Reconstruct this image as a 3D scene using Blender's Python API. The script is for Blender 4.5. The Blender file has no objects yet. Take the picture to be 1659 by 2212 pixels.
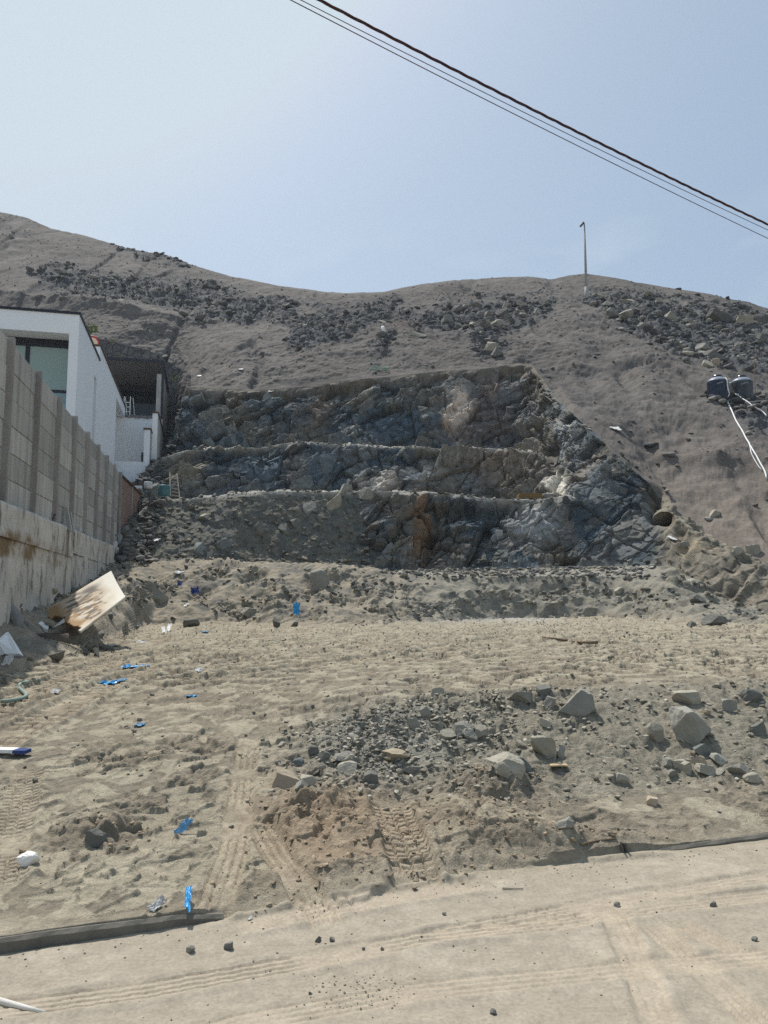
import bpy, bmesh, math, random
import numpy as np
from mathutils import Vector

random.seed(7)
rng = np.random.default_rng(11)
SC = bpy.context.scene
COL = SC.collection
R = math.radians

# ------------------------------------------------------------------ camera, world, sun, exposure
TH = R(6.2); CT, ST = math.cos(TH), math.sin(TH)
F, CX, CY, EYE = 1661.0, 829.5, 1106.0, 1.6          # the photograph read at 1659 x 2212
cam = bpy.data.cameras.new('camera')
cam.sensor_fit = 'VERTICAL'; cam.sensor_height = 36.0; cam.sensor_width = 27.0
cam.lens = 36.0 * F / 2212.0
cam.clip_start = 0.05; cam.clip_end = 3000
camo = bpy.data.objects.new('camera', cam); COL.objects.link(camo)
camo.location = (0, 0, EYE); camo.rotation_euler = (R(90) + TH, 0, 0)
SC.camera = camo

SUN_AZ, SUN_EL = -33.0, 60.0                          # left of straight ahead, high
w = bpy.data.worlds.new('World'); SC.world = w; w.use_nodes = True
nt = w.node_tree; nt.nodes.clear()
wo = nt.nodes.new('ShaderNodeOutputWorld'); bg = nt.nodes.new('ShaderNodeBackground')
sky = nt.nodes.new('ShaderNodeTexSky'); sky.sky_type = 'NISHITA'; sky.sun_disc = False
sky.sun_elevation = R(SUN_EL); sky.sun_rotation = R(SUN_AZ)
sky.altitude = 0; sky.air_density = 1.0; sky.dust_density = 3.0; sky.ozone_density = 1.0
bg.inputs['Strength'].default_value = 0.128
hz = nt.nodes.new('ShaderNodeMix'); hz.data_type = 'RGBA'; hz.blend_type = 'DARKEN'; hz.inputs[0].default_value = 1.0; hz.inputs[7].default_value = (6.0, 6.5, 6.9, 1)
hz2 = nt.nodes.new('ShaderNodeMix'); hz2.data_type = 'RGBA'; hz2.inputs[0].default_value = .42; hz2.inputs[7].default_value = (3.9, 5.25, 6.2, 1)   # thin summer haze over the whole sky
nt.links.new(sky.outputs[0], hz.inputs[6]); nt.links.new(hz.outputs[2], hz2.inputs[6]); 
tcw = nt.nodes.new('ShaderNodeTexCoord'); mpw = nt.nodes.new('ShaderNodeMapping'); mpw.inputs['Scale'].default_value = (5, 5, 13); nt.links.new(tcw.outputs['Generated'], mpw.inputs[0])
nw = nt.nodes.new('ShaderNodeTexNoise'); nw.inputs['Scale'].default_value = 1.1; nw.inputs['Detail'].default_value = 7; nt.links.new(mpw.outputs[0], nw.inputs['Vector'])
rw_ = nt.nodes.new('ShaderNodeMapRange'); rw_.inputs[1].default_value = .50; rw_.inputs[2].default_value = .72; rw_.inputs[4].default_value = .30; nt.links.new(nw.outputs[0], rw_.inputs[0])
spw = nt.nodes.new('ShaderNodeSeparateXYZ'); nt.links.new(tcw.outputs['Generated'], spw.inputs[0])
rz = nt.nodes.new('ShaderNodeMapRange'); rz.inputs[1].default_value = .46; rz.inputs[2].default_value = .40; nt.links.new(spw.outputs[2], rz.inputs[0])
mw_ = nt.nodes.new('ShaderNodeMath'); mw_.operation = 'MULTIPLY'; nt.links.new(rw_.outputs[0], mw_.inputs[0]); nt.links.new(rz.outputs[0], mw_.inputs[1])
hz3 = nt.nodes.new('ShaderNodeMix'); hz3.data_type = 'RGBA'; hz3.inputs[7].default_value = (6.0, 6.5, 6.8, 1); nt.links.new(mw_.outputs[0], hz3.inputs[0]); nt.links.new(hz2.outputs[2], hz3.inputs[6])   # faint low cloud
nt.links.new(hz3.outputs[2], bg.inputs['Color'])
nt.links.new(bg.outputs[0], wo.inputs[0])

sl = bpy.data.lights.new('sun', 'SUN'); sl.energy = 4.8; sl.angle = R(0.6); sl.color = (1.0, 0.955, 0.885)
so = bpy.data.objects.new('sun', sl); COL.objects.link(so)
_d = Vector((math.sin(R(SUN_AZ)) * math.cos(R(SUN_EL)), math.cos(R(SUN_AZ)) * math.cos(R(SUN_EL)), math.sin(R(SUN_EL))))
so.rotation_euler = _d.to_track_quat('Z', 'Y').to_euler(); so.location = _d * 200
SC.view_settings.view_transform = 'Standard'; SC.view_settings.look = 'None'
SC.view_settings.exposure = -0.07; SC.view_settings.gamma = 1.0
SC.cycles.use_denoising = False; SC.cycles.max_bounces = 6; SC.cycles.diffuse_bounces = 3

# ------------------------------------------------------------------ image <-> place
def ray(X, Y):
    u = (X - CX) / F; v = (CY - Y) / F
    return u, CT - v * ST, ST + v * CT
def PZ(X, Y, z):
    a, b, c = ray(X, Y); t = (z - EYE) / c
    return (a * t, b * t, z)
def PY(X, Y, y):
    a, b, c = ray(X, Y); t = y / b
    return (a * t, y, EYE + c * t)
def WX(X, y, z):
    return ((X - CX) / F * (y * CT + (z - EYE) * ST), y, z)
def proj(x, y, z):
    dep = y * CT + (z - EYE) * ST; up = -y * ST + (z - EYE) * CT
    dep = np.maximum(dep, 0.05) if isinstance(dep, np.ndarray) else max(dep, 0.05)
    return CX + F * x / dep, CY - F * up / dep

# ------------------------------------------------------------------ numpy noise
def _h(ix, iy, iz, seed):
    n = (ix.astype(np.uint32) * np.uint32(374761393) + iy.astype(np.uint32) * np.uint32(668265263)
         + iz.astype(np.uint32) * np.uint32(2147483647 // 3 * 2 + 1) + np.uint32((seed * 1442695041) & 0xffffffff))
    n = (n ^ (n >> np.uint32(13))) * np.uint32(1274126177)
    n = (n ^ (n >> np.uint32(16))) * np.uint32(2246822519)
    return n ^ (n >> np.uint32(15))
def _f(n):
    return (n & np.uint32(0xffffff)).astype(np.float32) * np.float32(1 / 16777216.0)
def vnoise2(x, y, seed=0):
    xi = np.floor(x); yi = np.floor(y); fx = (x - xi).astype(np.float32); fy = (y - yi).astype(np.float32)
    xi = xi.astype(np.int32); yi = yi.astype(np.int32); z0 = np.zeros_like(xi)
    u = fx * fx * fx * (fx * (fx * 6 - 15) + 10); v = fy * fy * fy * (fy * (fy * 6 - 15) + 10)
    def g(dx, dy):
        a = _f(_h(xi + dx, yi + dy, z0, seed)) * np.float32(6.2831853)
        return np.cos(a) * (fx - dx) + np.sin(a) * (fy - dy)
    a = g(0, 0); b = g(1, 0); c = g(0, 1); d = g(1, 1)
    return (a + u * (b - a) + v * ((c + u * (d - c)) - (a + u * (b - a)))) * 1.5
def fbm2(x, y, oct=4, seed=0, gain=0.5, lac=2.03):
    s = 0; a = 1.0
    for i in range(oct):
        s = s + a * vnoise2(x, y, seed + i * 17); x = x * lac + 3.1; y = y * lac - 1.7; a *= gain
    return s
def vnoise3(x, y, z, seed=0):
    xi = np.floor(x); yi = np.floor(y); zi = np.floor(z)
    fx = (x - xi).astype(np.float32); fy = (y - yi).astype(np.float32); fz = (z - zi).astype(np.float32)
    xi = xi.astype(np.int32); yi = yi.astype(np.int32); zi = zi.astype(np.int32)
    u = fx * fx * (3 - 2 * fx); v = fy * fy * (3 - 2 * fy); q = fz * fz * (3 - 2 * fz)
    def g(dx, dy, dz): return _f(_h(xi + dx, yi + dy, zi + dz, seed))
    x00 = g(0,0,0); x00 = x00 + u * (g(1,0,0) - x00); x10 = g(0,1,0); x10 = x10 + u * (g(1,1,0) - x10)
    x01 = g(0,0,1); x01 = x01 + u * (g(1,0,1) - x01); x11 = g(0,1,1); x11 = x11 + u * (g(1,1,1) - x11)
    y0 = x00 + v * (x10 - x00); y1 = x01 + v * (x11 - x01)
    return (y0 + q * (y1 - y0)) * 2 - 1
def fbm3(x, y, z, oct=4, seed=0, gain=0.5):
    s = 0; a = 1.0
    for i in range(oct):
        s = s + a * vnoise3(x, y, z, seed + i * 31); x = x * 2.03 + 1.3; y = y * 2.03 - 2.1; z = z * 2.03 + .7; a *= gain
    return s
def facets(x, y, z, seed=0, tilt=0.6, step=0.5):
    """broken-rock relief: every Voronoi cell is its own tilted plane; returns relief, crack distance, cell random"""
    bx = np.floor(x - .5).astype(np.int32); by = np.floor(y - .5).astype(np.int32); bz = np.floor(z - .5).astype(np.int32)
    n = len(x); f1 = np.full(n, 9, np.float32); f2 = np.full(n, 9, np.float32); hh = np.zeros(n, np.float32); rid = np.zeros(n, np.float32)
    for dx in (0, 1):
        for dy in (0, 1):
            for dz in (0, 1):
                cx = bx + dx; cy = by + dy; cz = bz + dz
                h = _h(cx, cy, cz, seed); r1 = _f(h); r2 = _f(_h(cx, cy, cz, seed + 7)); r3 = _f(_h(cx, cy, cz, seed + 13))
                ex = (x - (cx + .15 + .7 * r1)).astype(np.float32); ey = (y - (cy + .15 + .7 * r2)).astype(np.float32); ez = (z - (cz + .15 + .7 * r3)).astype(np.float32)
                d = ex * ex + ey * ey + ez * ez
                q1 = _f(h * np.uint32(31) + np.uint32(9)); q2 = _f(h * np.uint32(57) + np.uint32(5)); q3 = _f(h * np.uint32(91) + np.uint32(3))
                val = step * (q1 + q2 - 1) + tilt * ((q2 - .5) * ex + (q3 - .5) * ey + (q1 - .5) * ez) * 2
                near = d < f1
                f2 = np.where(near, f1, np.minimum(f2, d)); hh = np.where(near, val, hh); rid = np.where(near, q3, rid); f1 = np.where(near, d, f1)
    return hh, np.sqrt(f2) - np.sqrt(f1), rid
def sstep(a, b, x):
    t = np.clip((x - a) / (b - a), 0, 1); return t * t * (3 - 2 * t)
def inpoly(X, Y, poly):
    """signed distance (positive inside) to a polygon"""
    p = np.array(poly, float); best = np.full(X.shape, 1e9); ins = np.zeros(X.shape, bool)
    for i in range(len(p)):
        x0, y0 = p[i]; x1, y1 = p[(i + 1) % len(p)]
        dx, dy = x1 - x0, y1 - y0; t = np.clip(((X - x0) * dx + (Y - y0) * dy) / (dx * dx + dy * dy), 0, 1)
        best = np.minimum(best, np.hypot(X - x0 - t * dx, Y - y0 - t * dy))
        if dy != 0:
            c = ((y0 > Y) != (y1 > Y)) & (X < dx * (Y - y0) / dy + x0); ins ^= c
    return np.where(ins, best, -best)

# ------------------------------------------------------------------ object helpers
def tag(o, label=None, cat=None, group=None, kind=None):
    if label: o['label'] = label
    if cat: o['category'] = cat
    if group: o['group'] = group
    if kind: o['kind'] = kind
    return o
def thing(name, loc, label, cat, group=None):
    o = bpy.data.objects.new(name, None); COL.objects.link(o); o.location = loc; o.empty_display_size = .2
    return tag(o, label, cat, group)
def rootloc(o):
    l = Vector(o.location)
    while o.parent: o = o.parent; l += Vector(o.location)
    return l
def mesh(name, V, Fc, mat, parent=None, smooth=False, origin=None):
    """one mesh object from vertices given in the place's own coordinates"""
    V = np.asarray(V, float)
    if parent is not None: org = np.array(rootloc(parent)); loc = (0, 0, 0)
    else:
        org = np.array(origin) if origin is not None else np.array([V[:, 0].mean(), V[:, 1].mean(), V[:, 2].min()]); loc = tuple(org)
    me = bpy.data.meshes.new(name); me.from_pydata((V - org).tolist(), [], [list(f) for f in Fc]); me.update()
    if mat is not None: me.materials.append(mat)
    if smooth: me.polygons.foreach_set('use_smooth', np.ones(len(me.polygons), bool))
    o = bpy.data.objects.new(name, me); COL.objects.link(o); o.location = loc
    if parent is not None: o.parent = parent
    return o
class MB:
    def __init__(s): s.v = []; s.f = []
    def add(s, V, Fc):
        k = len(s.v); s.v += [tuple(p) for p in V]; s.f += [tuple(i + k for i in f) for f in Fc]; return s
    def hexa(s, p):   # 8 corners: bottom 4 then top 4
        return s.add(p, [(3,2,1,0),(4,5,6,7),(0,1,5,4),(1,2,6,5),(2,3,7,6),(3,0,4,7)])
    def box(s, fr, a0, a1, b0, b1, z0, z1, z0b=None, z1b=None):
        """box along a frame; z0/z1 at a0, z0b/z1b at a1"""
        z0b = z0 if z0b is None else z0b; z1b = z1 if z1b is None else z1b
        return s.hexa([fr(a0,b0,z0), fr(a1,b0,z0b), fr(a1,b1,z0b), fr(a0,b1,z0), fr(a0,b0,z1), fr(a1,b0,z1b), fr(a1,b1,z1b), fr(a0,b1,z1)])
    def tube(s, path, r, n=8, cap=True):
        P = [Vector(p) for p in path]; k0 = len(s.v); prev = None
        rr = r if isinstance(r, (list, tuple)) else [r] * len(P)
        for i, p in enumerate(P):
            d = (P[min(i + 1, len(P) - 1)] - P[max(i - 1, 0)]).normalized()
            if prev is None: a = d.orthogonal().normalized()
            else: a = (prev - d * prev.dot(d)).normalized()
            prev = a; b = d.cross(a)
            for j in range(n):
                q = 2 * math.pi * j / n; s.v.append(tuple(p + (a * math.cos(q) + b * math.sin(q)) * rr[i]))
        for i in range(len(P) - 1):
            for j in range(n):
                a0 = k0 + i * n + j; a1 = k0 + i * n + (j + 1) % n; s.f.append((a0, a1, a1 + n, a0 + n))
        if cap:
            s.f.append(tuple(k0 + j for j in range(n - 1, -1, -1))); s.f.append(tuple(k0 + (len(P) - 1) * n + j for j in range(n)))
        return s
    def lathe(s, c, prof, n=32):
        k0 = len(s.v)
        for (r, z) in prof:
            for j in range(n):
                q = 2 * math.pi * j / n; s.v.append((c[0] + r * math.cos(q), c[1] + r * math.sin(q), c[2] + z))
        for i in range(len(prof) - 1):
            for j in range(n):
                a0 = k0 + i * n + j; a1 = k0 + i * n + (j + 1) % n; s.f.append((a0, a1, a1 + n, a0 + n))
        s.f.append(tuple(k0 + j for j in range(n - 1, -1, -1))); s.f.append(tuple(k0 + (len(prof) - 1) * n + j for j in range(n)))
        return s
    def build(s, name, mat, parent=None, smooth=False, bevel=0.0, origin=None):
        o = mesh(name, s.v, s.f, mat, parent, smooth, origin)
        if bevel:
            m = o.modifiers.new('edges', 'BEVEL'); m.width = bevel; m.segments = 2; m.limit_method = 'ANGLE'
        return o

# ------------------------------------------------------------------ materials
def new_mat(name):
    m = bpy.data.materials.new(name); m.use_nodes = True; t = m.node_tree
    return m, t, t.nodes['Principled BSDF']
def noise_node(t, scale, detail=6, rough=.6, vec=None, dist=0):
    n = t.nodes.new('ShaderNodeTexNoise'); n.inputs['Scale'].default_value = scale; n.inputs['Detail'].default_value = detail
    n.inputs['Roughness'].default_value = rough; n.inputs['Distortion'].default_value = dist
    if vec is not None: t.links.new(vec, n.inputs['Vector'])
    return n
def ramp(t, fac, stops):
    r = t.nodes.new('ShaderNodeValToRGB'); e = r.color_ramp.elements
    while len(e) < len(stops): e.new(.5)
    for el, (p, c) in zip(e, stops): el.position = p; el.color = (c, c, c, 1) if isinstance(c, (int, float)) else (*c, 1)
    t.links.new(fac, r.inputs[0]); return r
def mixc(t, a, b, fac=None, mode='MIX', f=.5):
    n = t.nodes.new('ShaderNodeMix'); n.data_type = 'RGBA'; n.blend_type = mode; n.inputs[0].default_value = f
    if fac is not None: t.links.new(fac, n.inputs[0])
    for k, v in ((6, a), (7, b)):
        if isinstance(v, tuple): n.inputs[k].default_value = (*v, 1)
        else: t.links.new(v, n.inputs[k])
    return n.outputs[2]
def bump(t, p, h, strength=.3, dist=.02):
    b = t.nodes.new('ShaderNodeBump'); b.inputs['Strength'].default_value = strength; b.inputs['Distance'].default_value = dist
    t.links.new(h, b.inputs['Height']); t.links.new(b.outputs[0], p.inputs['Normal'])
def coords(t, scale=(1, 1, 1), kind='Object'):
    c = t.nodes.new('ShaderNodeTexCoord'); m = t.nodes.new('ShaderNodeMapping'); m.inputs['Scale'].default_value = scale
    t.links.new(c.outputs[kind], m.inputs[0]); return m.outputs[0]
def speck(name, c1, c2, scale=6, rough=.85, bstr=.25, bdist=.01, spec=.2, metal=0, vscale=(1, 1, 1), detail=7, vary=0.0):
    """two-tone weathered surface"""
    m, t, p = new_mat(name); v = coords(t, vscale)
    n = noise_node(t, scale, detail, .65, v); r = ramp(t, n.outputs[0], [(.32, c1), (.68, c2)])
    col = r.outputs[0]
    if vary:
        oi = t.nodes.new('ShaderNodeObjectInfo'); rr = ramp(t, oi.outputs['Random'], [(0, 1 - vary), (1, 1 + vary)])
        col = mixc(t, col, rr.outputs[0], None, 'MULTIPLY', 1.0)
    t.links.new(col, p.inputs['Base Color']); p.inputs['Roughness'].default_value = rough
    p.inputs['Specular IOR Level'].default_value = spec; p.inputs['Metallic'].default_value = metal
    if bstr:
        n2 = noise_node(t, scale * 5, 5, .6, v); bump(t, p, n2.outputs[0], bstr, bdist)
    return m
def ground_mat(name, fine, bstr, bdist, rough=.95, lo=.72, hi=1.25):
    m, t, p = new_mat(name); a = t.nodes.new('ShaderNodeVertexColor'); a.layer_name = 'Col'
    v = coords(t); n1 = noise_node(t, fine, 8, .7, v); r = ramp(t, n1.outputs[0], [(.3, lo), (.7, hi)])
    n2 = noise_node(t, fine * 6, 4, .7, v); r2 = ramp(t, n2.outputs[0], [(.3, .82), (.7, 1.16)])
    c = mixc(t, a.outputs[0], r.outputs[0], None, 'MULTIPLY', 1.0); c = mixc(t, c, r2.outputs[0], None, 'MULTIPLY', 1.0)
    t.links.new(c, p.inputs['Base Color']); p.inputs['Roughness'].default_value = rough; p.inputs['Specular IOR Level'].default_value = .12
    bump(t, p, n2.outputs[0], bstr, bdist)
    return m

# ------------------------------------------------------------------ the terrain: feature lines from the road to the ridge
LEFT_HIDE = 330
def line(pts):
    A = np.array(pts, float); s = A[:, 0] / (A[:, 1] + 4.0); o = np.argsort(s); return s[o], A[o, 1], A[o, 2]
ND, NC = 1220, 46
sv = np.concatenate([np.linspace(-1.6, -.58, NC, endpoint=False), np.linspace(-.58, .58, ND), np.linspace(.58, 1.6, NC + 1)[1:]])
NS = len(sv)
def samp(pts, sm=9):
    s, y, z = line(pts); yy = np.interp(sv, s, y); zz = np.interp(sv, s, z)
    if sm:
        k = np.hanning(sm + 2)[1:-1]; k /= k.sum(); pad = len(k) // 2
        f = lambda q: np.convolve(np.pad(q, pad, mode='edge'), k, 'valid'); yy, zz = f(yy), f(zz)
    return np.stack([yy, zz])
kp = [(-14, -1.6), (-1.73, 3.65), (-.82, 4.02), (.6, 4.66), (2.53, 5.3), (16, 10.0)]
kx = np.array([p[0] for p in kp]); ky = np.array([p[1] for p in kp])
def kerb_y(x): return np.interp(x, kx, ky)
yk = np.full(NS, 4.0)
for _ in range(60): yk = .5 * yk + .5 * kerb_y(sv * (yk + 4))
K1 = np.stack([yk, np.zeros(NS)]); kxs = sv * (yk + 4); kz = np.interp(kxs, [-3, -1.0, -.75, -.3, .7, 1.1, 2.0, 4], [.067, .067, .035, .03, .03, .02, .028, .04])
K2 = np.stack([yk + np.interp(kxs, [-.9, -.6, .7, 1.0], [.016, .14, .14, .016]), kz])
R0 = np.stack([np.full(NS, -3.4), np.zeros(NS)]); R1 = np.stack([np.minimum(2.3, yk - .3), np.zeros(NS)])
L1 = samp([PZ(-200,1810,.1), PZ(0,1800,.12), PZ(300,1800,.12), PZ(600,1765,.13), PZ(850,1740,.15), PZ(1000,1760,.11), PZ(1200,1745,.11), PZ(1400,1715,.14), PZ(1659,1690,.2), PZ(1850,1680,.2)], 41)
L2 = samp([PZ(-200,1600,.35), PZ(0,1600,.35), PZ(300,1600,.35), PZ(550,1600,.36), PZ(700,1580,.42), PZ(820,1545,.56), PZ(950,1512,.62), PZ(1200,1490,.70), PZ(1450,1478,.75), PZ(1659,1470,.76), PZ(1850,1465,.76)], 31)
L2b = samp([PZ(-200,1500,.5), PZ(0,1490,.5), PZ(300,1480,.55), PZ(600,1470,.60), PZ(820,1475,.66), PZ(1000,1450,.71), PZ(1200,1440,.73), PZ(1659,1435,.73), PZ(1850,1435,.73)], 31)
L3 = samp([PZ(-200,1490,.55), PZ(0,1462,.6), PZ(150,1422,.62), PZ(260,1378,.66), PZ(320,1352,.68), PZ(500,1350,.7), PZ(700,1352,.72), PZ(900,1349,.74), PZ(1080,1340,.78), PZ(1300,1336,.86), PZ(1500,1345,.88), PZ(1659,1350,.9), PZ(1850,1356,.9)], 21)
B2 = samp([PY(-200,1400,9.6), PY(0,1332,12.7), PY(64,1313,14.9), PY(120,1290,17.4), PY(180,1262,21.6), PY(246,1239,26.5), PY(300,1226,28), PY(420,1223,27.6), PY(600,1222,27.5), PY(720,1218,27.5), PY(800,1226,27.5), PY(850,1240,27.5), PY(930,1243,27.2), PY(1000,1246,27), PY(1150,1247,27), PY(1300,1246,26.5), PY(1400,1244,26), PY(1450,1250,25.4), PY(1520,1292,24), PY(1580,1320,23.2), PY(1659,1338,22.2), PY(1850,1345,21.6)], 15)
C1 = samp([WX(-200,10.4,.95), WX(0,13.4,1.45), WX(64,15.6,1.6), WX(120,18.2,1.8), WX(180,22.6,2.1), WX(246,28,2.8), PY(300,1212,29.5), PY(420,1216,30.3), PY(560,1219,31), PY(850,1232,31), PY(930,1233,31), PY(1100,1229,30.5), PY(1250,1227,30), PY(1350,1223,29), PY(1400,1222,28), PY(1450,1222,27), PY(1520,1274,25), PY(1580,1311,24), PY(1659,1330,23), PY(1850,1345,22.2)], 11)
c2p = [WX(-200,18,2), WX(0,20,2.4), WX(120,24,2.8), WX(200,30,3.4), WX(255,32,4.2), PY(300,1112,32.5), PY(335,1082,33), PY(370,1078,33), PY(410,1078,33), PY(450,1072,33), PY(520,1064,33), PY(600,1061,33), PY(800,1057,33), PY(880,1062,33), PY(950,1066,33), PY(1050,1078,33), PY(1150,1080,32.6), PY(1250,1075,31.6), PY(1320,1083,31), PY(1390,1078,30), PY(1440,1098,29), PY(1460,1128,28.2), PY(1500,1160,27), PY(1560,1200,25.6), PY(1600,1226,24.9), PY(1659,1243,23.9), PY(1850,1270,22.9)]
C2 = samp(c2p, 7)
Xc = proj(sv * (C2[0] + 4), C2[0], C2[1])[0]                      # where each column's first bench edge lies across the photo
C3 = np.stack([C2[0] + np.interp(Xc, [300, 340, 1100, 1180, 1250, 1400], [1.2, 2.6, 2.9, 2.2, .2, .2]), C2[1] + np.interp(Xc, [300, 1320, 1440, 1500], [.1, .1, .25, .2])])
C4 = samp([WX(-200,26,4), WX(0,30,5), WX(200,37,6), WX(290,37.5,6.6), PY(322,1010,37), PY(345,990,37.4), PY(400,974,37.5), PY(450,966,37.5), PY(560,963,37.5), PY(650,958,37.5), PY(800,960,37.5), PY(950,967,37.5), PY(1100,973,37.5), PY(1160,979,37.2), PY(1190,992,36.8), PY(1250,1000,34.0), PY(1300,1010,32.2), PY(1350,1032,30.8), PY(1390,1058,30.2), PY(1440,1083,29.6), PY(1460,1120,28.6), PY(1500,1150,27.6), PY(1560,1190,26.2), PY(1659,1232,24.6), PY(1850,1260,23.5)], 7)
Xd = proj(sv * (C4[0] + 4), C4[0], C4[1])[0]
C5 = np.stack([C4[0] + np.interp(Xd, [200, 330, 1120, 1200, 1400], [3, 2.8, 2.7, .3, .2]), C4[1] + np.interp(Xd, [250, 330, 1190, 1250], [1.5, .1, .1, .15])])
C6 = samp([WX(-200,45,8.5), WX(0,51.5,11.3), WX(250,52.3,11.6), WX(340,52.6,12), WX(376,52.9,12.4), PY(388,872,48), PY(402,834,43.6), PY(450,838,43.2), PY(560,843,43), PY(650,836,43), PY(740,822,43), PY(850,812,43.3), PY(950,800,43.6), PY(1050,795,43.8), PY(1120,783,44), PY(1150,788,43.8), PY(1200,860,39.5), PY(1250,905,35.6), PY(1300,950,33.3), PY(1350,1000,31.5), PY(1390,1034,30.8), PY(1440,1062,30.3), PY(1462,1112,29), PY(1500,1138,28.2), PY(1560,1180,26.8), PY(1659,1220,25.3), PY(1850,1250,24.2)], 5)
H0 = samp([WX(-200,54,16), WX(0,55.5,17.2), PY(200,752,55.5), PY(300,765,55.5), PY(385,795,55.2), PY(440,800,48), PY(500,770,48), PY(600,745,49), PY(700,722,50), PY(800,712,51), PY(900,720,50), PY(1000,730,49), PY(1100,740,48.5), PY(1200,742,47.5), PY(1300,765,46), PY(1400,775,44.2), PY(1450,790,43), PY(1490,812,41.6), PY(1520,838,40.2), PY(1600,838,40.0), PY(1659,845,39.8), PY(1850,880,39)], 21)
H1 = samp([WX(-300,66,24), PY(0,640,66), PY(200,660,62), PY(400,700,59), PY(600,682,58), PY(750,672,58), PY(900,668,58), PY(1050,665,58), PY(1200,652,58.5), PY(1270,644,60), PY(1400,655,58), PY(1500,680,55.5), PY(1600,700,54), PY(1659,707,53), PY(1850,760,51)], 31)
H2 = samp([WX(-500,105,60), PY(-200,400,100), PY(0,457,92), PY(60,470,90), PY(110,493,88), PY(180,508,86), PY(280,537,83), PY(350,548,80), PY(420,573,77), PY(500,597,74), PY(600,617,70), PY(740,634,68), PY(830,631,68), PY(900,616,69), PY(980,606,70), PY(1050,602,71), PY(1140,597,71.5), PY(1190,602,72), PY(1225,595,72), PY(1265,591,72), PY(1330,600,71), PY(1400,613,70), PY(1450,622,69), PY(1520,633,67), PY(1580,645,66), PY(1620,652,65), PY(1659,665,64), PY(1850,730,60)], 7)
H3 = np.stack([H2[0] + 14, H2[1] - 5]); H4 = np.stack([H2[0] + 90, H2[1] - 40])
LINES = [R0, R1, K1, K2, L1, L2, L2b, L3, B2, C1, C2, C3, C4, C5, C6, H0, H1, H2, H3, H4]
ROWS = [10, 300, 6, 170, 220, 110, 260, 130, 26, 170, 16, 110, 16, 150, 110, 90, 84, 10, 6]
PARTS = [('dirt_road', 0, 2), ('dirt_ground', 2, 7), ('earth_bank', 7, 9), ('rock_cut', 9, 14), ('hillside', 14, 19)]
ys, zs, seg = [], [], []
for i, n in enumerate(ROWS):
    t = np.arange(n) / n
    if i == 1:   # finer towards the camera in the picture: even steps in the picture, not on the ground
        a, b = LINES[1], LINES[2]
        q = 1 / (1 / (a[0] + .4) + t[:, None] * (1 / (b[0] + .4) - 1 / (a[0] + .4))) - .4
        ys.append(q); zs.append(np.zeros_like(q))
    elif i in (4, 5, 6):
        a, b = LINES[i], LINES[i + 1]; k = t[:, None]
        q = 1 / (1 / a[0] + k * (1 / b[0] - 1 / a[0])); f = (q - a[0]) / (b[0] - a[0] + 1e-9)
        ys.append(q); zs.append(a[1] + f * (b[1] - a[1]))
    else:
        a, b = LINES[i], LINES[i + 1]
        ys.append(a[0] + t[:, None] * (b[0] - a[0])); zs.append(a[1] + t[:, None] * (b[1] - a[1]))
    seg += [i + q for q in t]
ys.append(LINES[-1][0][None]); zs.append(LINES[-1][1][None]); seg.append(len(ROWS) * 1.0)
TY = np.concatenate(ys); TZ = np.concatenate(zs); seg = np.array(seg); NR = len(seg)
# soften kinks between lines (not inside the cut)
def smooth_rows(A, r0, r1, n):
    k = np.hanning(n + 2)[1:-1]; k /= k.sum(); h = n // 2; S = A[r0 - h:r1 + h].copy()
    c = np.cumsum(np.concatenate([np.zeros((1, S.shape[1])), S]), 0)
    m = (c[n:] - c[:-n]) / n; A[r0:r0 + len(m)] = m
def row(sg): return int(np.searchsorted(seg, sg))
smooth_rows(TZ, row(4.3), row(6.9), 61); smooth_rows(TZ, row(6.8), row(8.2), 31); smooth_rows(TZ, row(14.2), row(16.55), 41)
TX = sv[None, :] * (TY + 4.0)
SEG = np.repeat(seg[:, None], NS, 1)
PXb, PYb = proj(TX, TY, TZ)                                          # photo position of the undisturbed ground, used to place rock zones
f32 = np.float32
X_, Y_, Z_ = TX.ravel().astype(f32), TY.ravel().astype(f32), TZ.ravel().astype(f32)
SG = SEG.ravel(); IX, IY = PXb.ravel(), PYb.ravel()
# normals of the smooth base
def normals(TX, TY, TZ):
    P = np.stack([TX, TY, TZ], -1); du = np.gradient(P, axis=1); dv = np.gradient(P, axis=0)
    n = np.cross(du, dv); n /= np.linalg.norm(n, axis=-1, keepdims=True) + 1e-12
    return n.reshape(-1, 3)
NB = normals(TX, TY, TZ).astype(f32)
D = np.zeros(len(X_), f32)          # displacement along the normal
DZ = np.zeros(len(X_), f32)         # displacement straight up
COLR = np.zeros((len(X_), 3), f32)
def bell(x0, y0, rx, ry, h, ang=0):
    c, s = math.cos(ang), math.sin(ang); dx = X_ - x0; dy = Y_ - y0
    return h * np.exp(-((c * dx + s * dy) / rx) ** 2 - ((-s * dx + c * dy) / ry) ** 2)
def mixto(mask, c):
    global COLR
    COLR = COLR + mask[:, None] * (np.array(c, f32)[None] - COLR)

# --- zones
ground = SG < 7.0
lotm = sstep(2.9, 3.2, SG) * (1 - sstep(6.9, 7.2, SG))
g = np.where(SG < 9.2)[0]
gx, gy = X_[g], Y_[g]
big = fbm2(gx * .35, gy * .35, 3, 5); mid = fbm2(gx * 1.6, gy * 1.6, 4, 21); fin = fbm2(gx * 7, gy * 7, 4, 43); vf = fbm2(gx * 28, gy * 28, 2, 71)
G = {k: np.zeros(len(X_), f32) for k in ('big', 'mid', 'fin', 'vf')}
for k, v in (('big', big), ('mid', mid), ('fin', fin), ('vf', vf)): G[k][g] = v
roadm = 1 - sstep(1.98, 2.0, SG)
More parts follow.
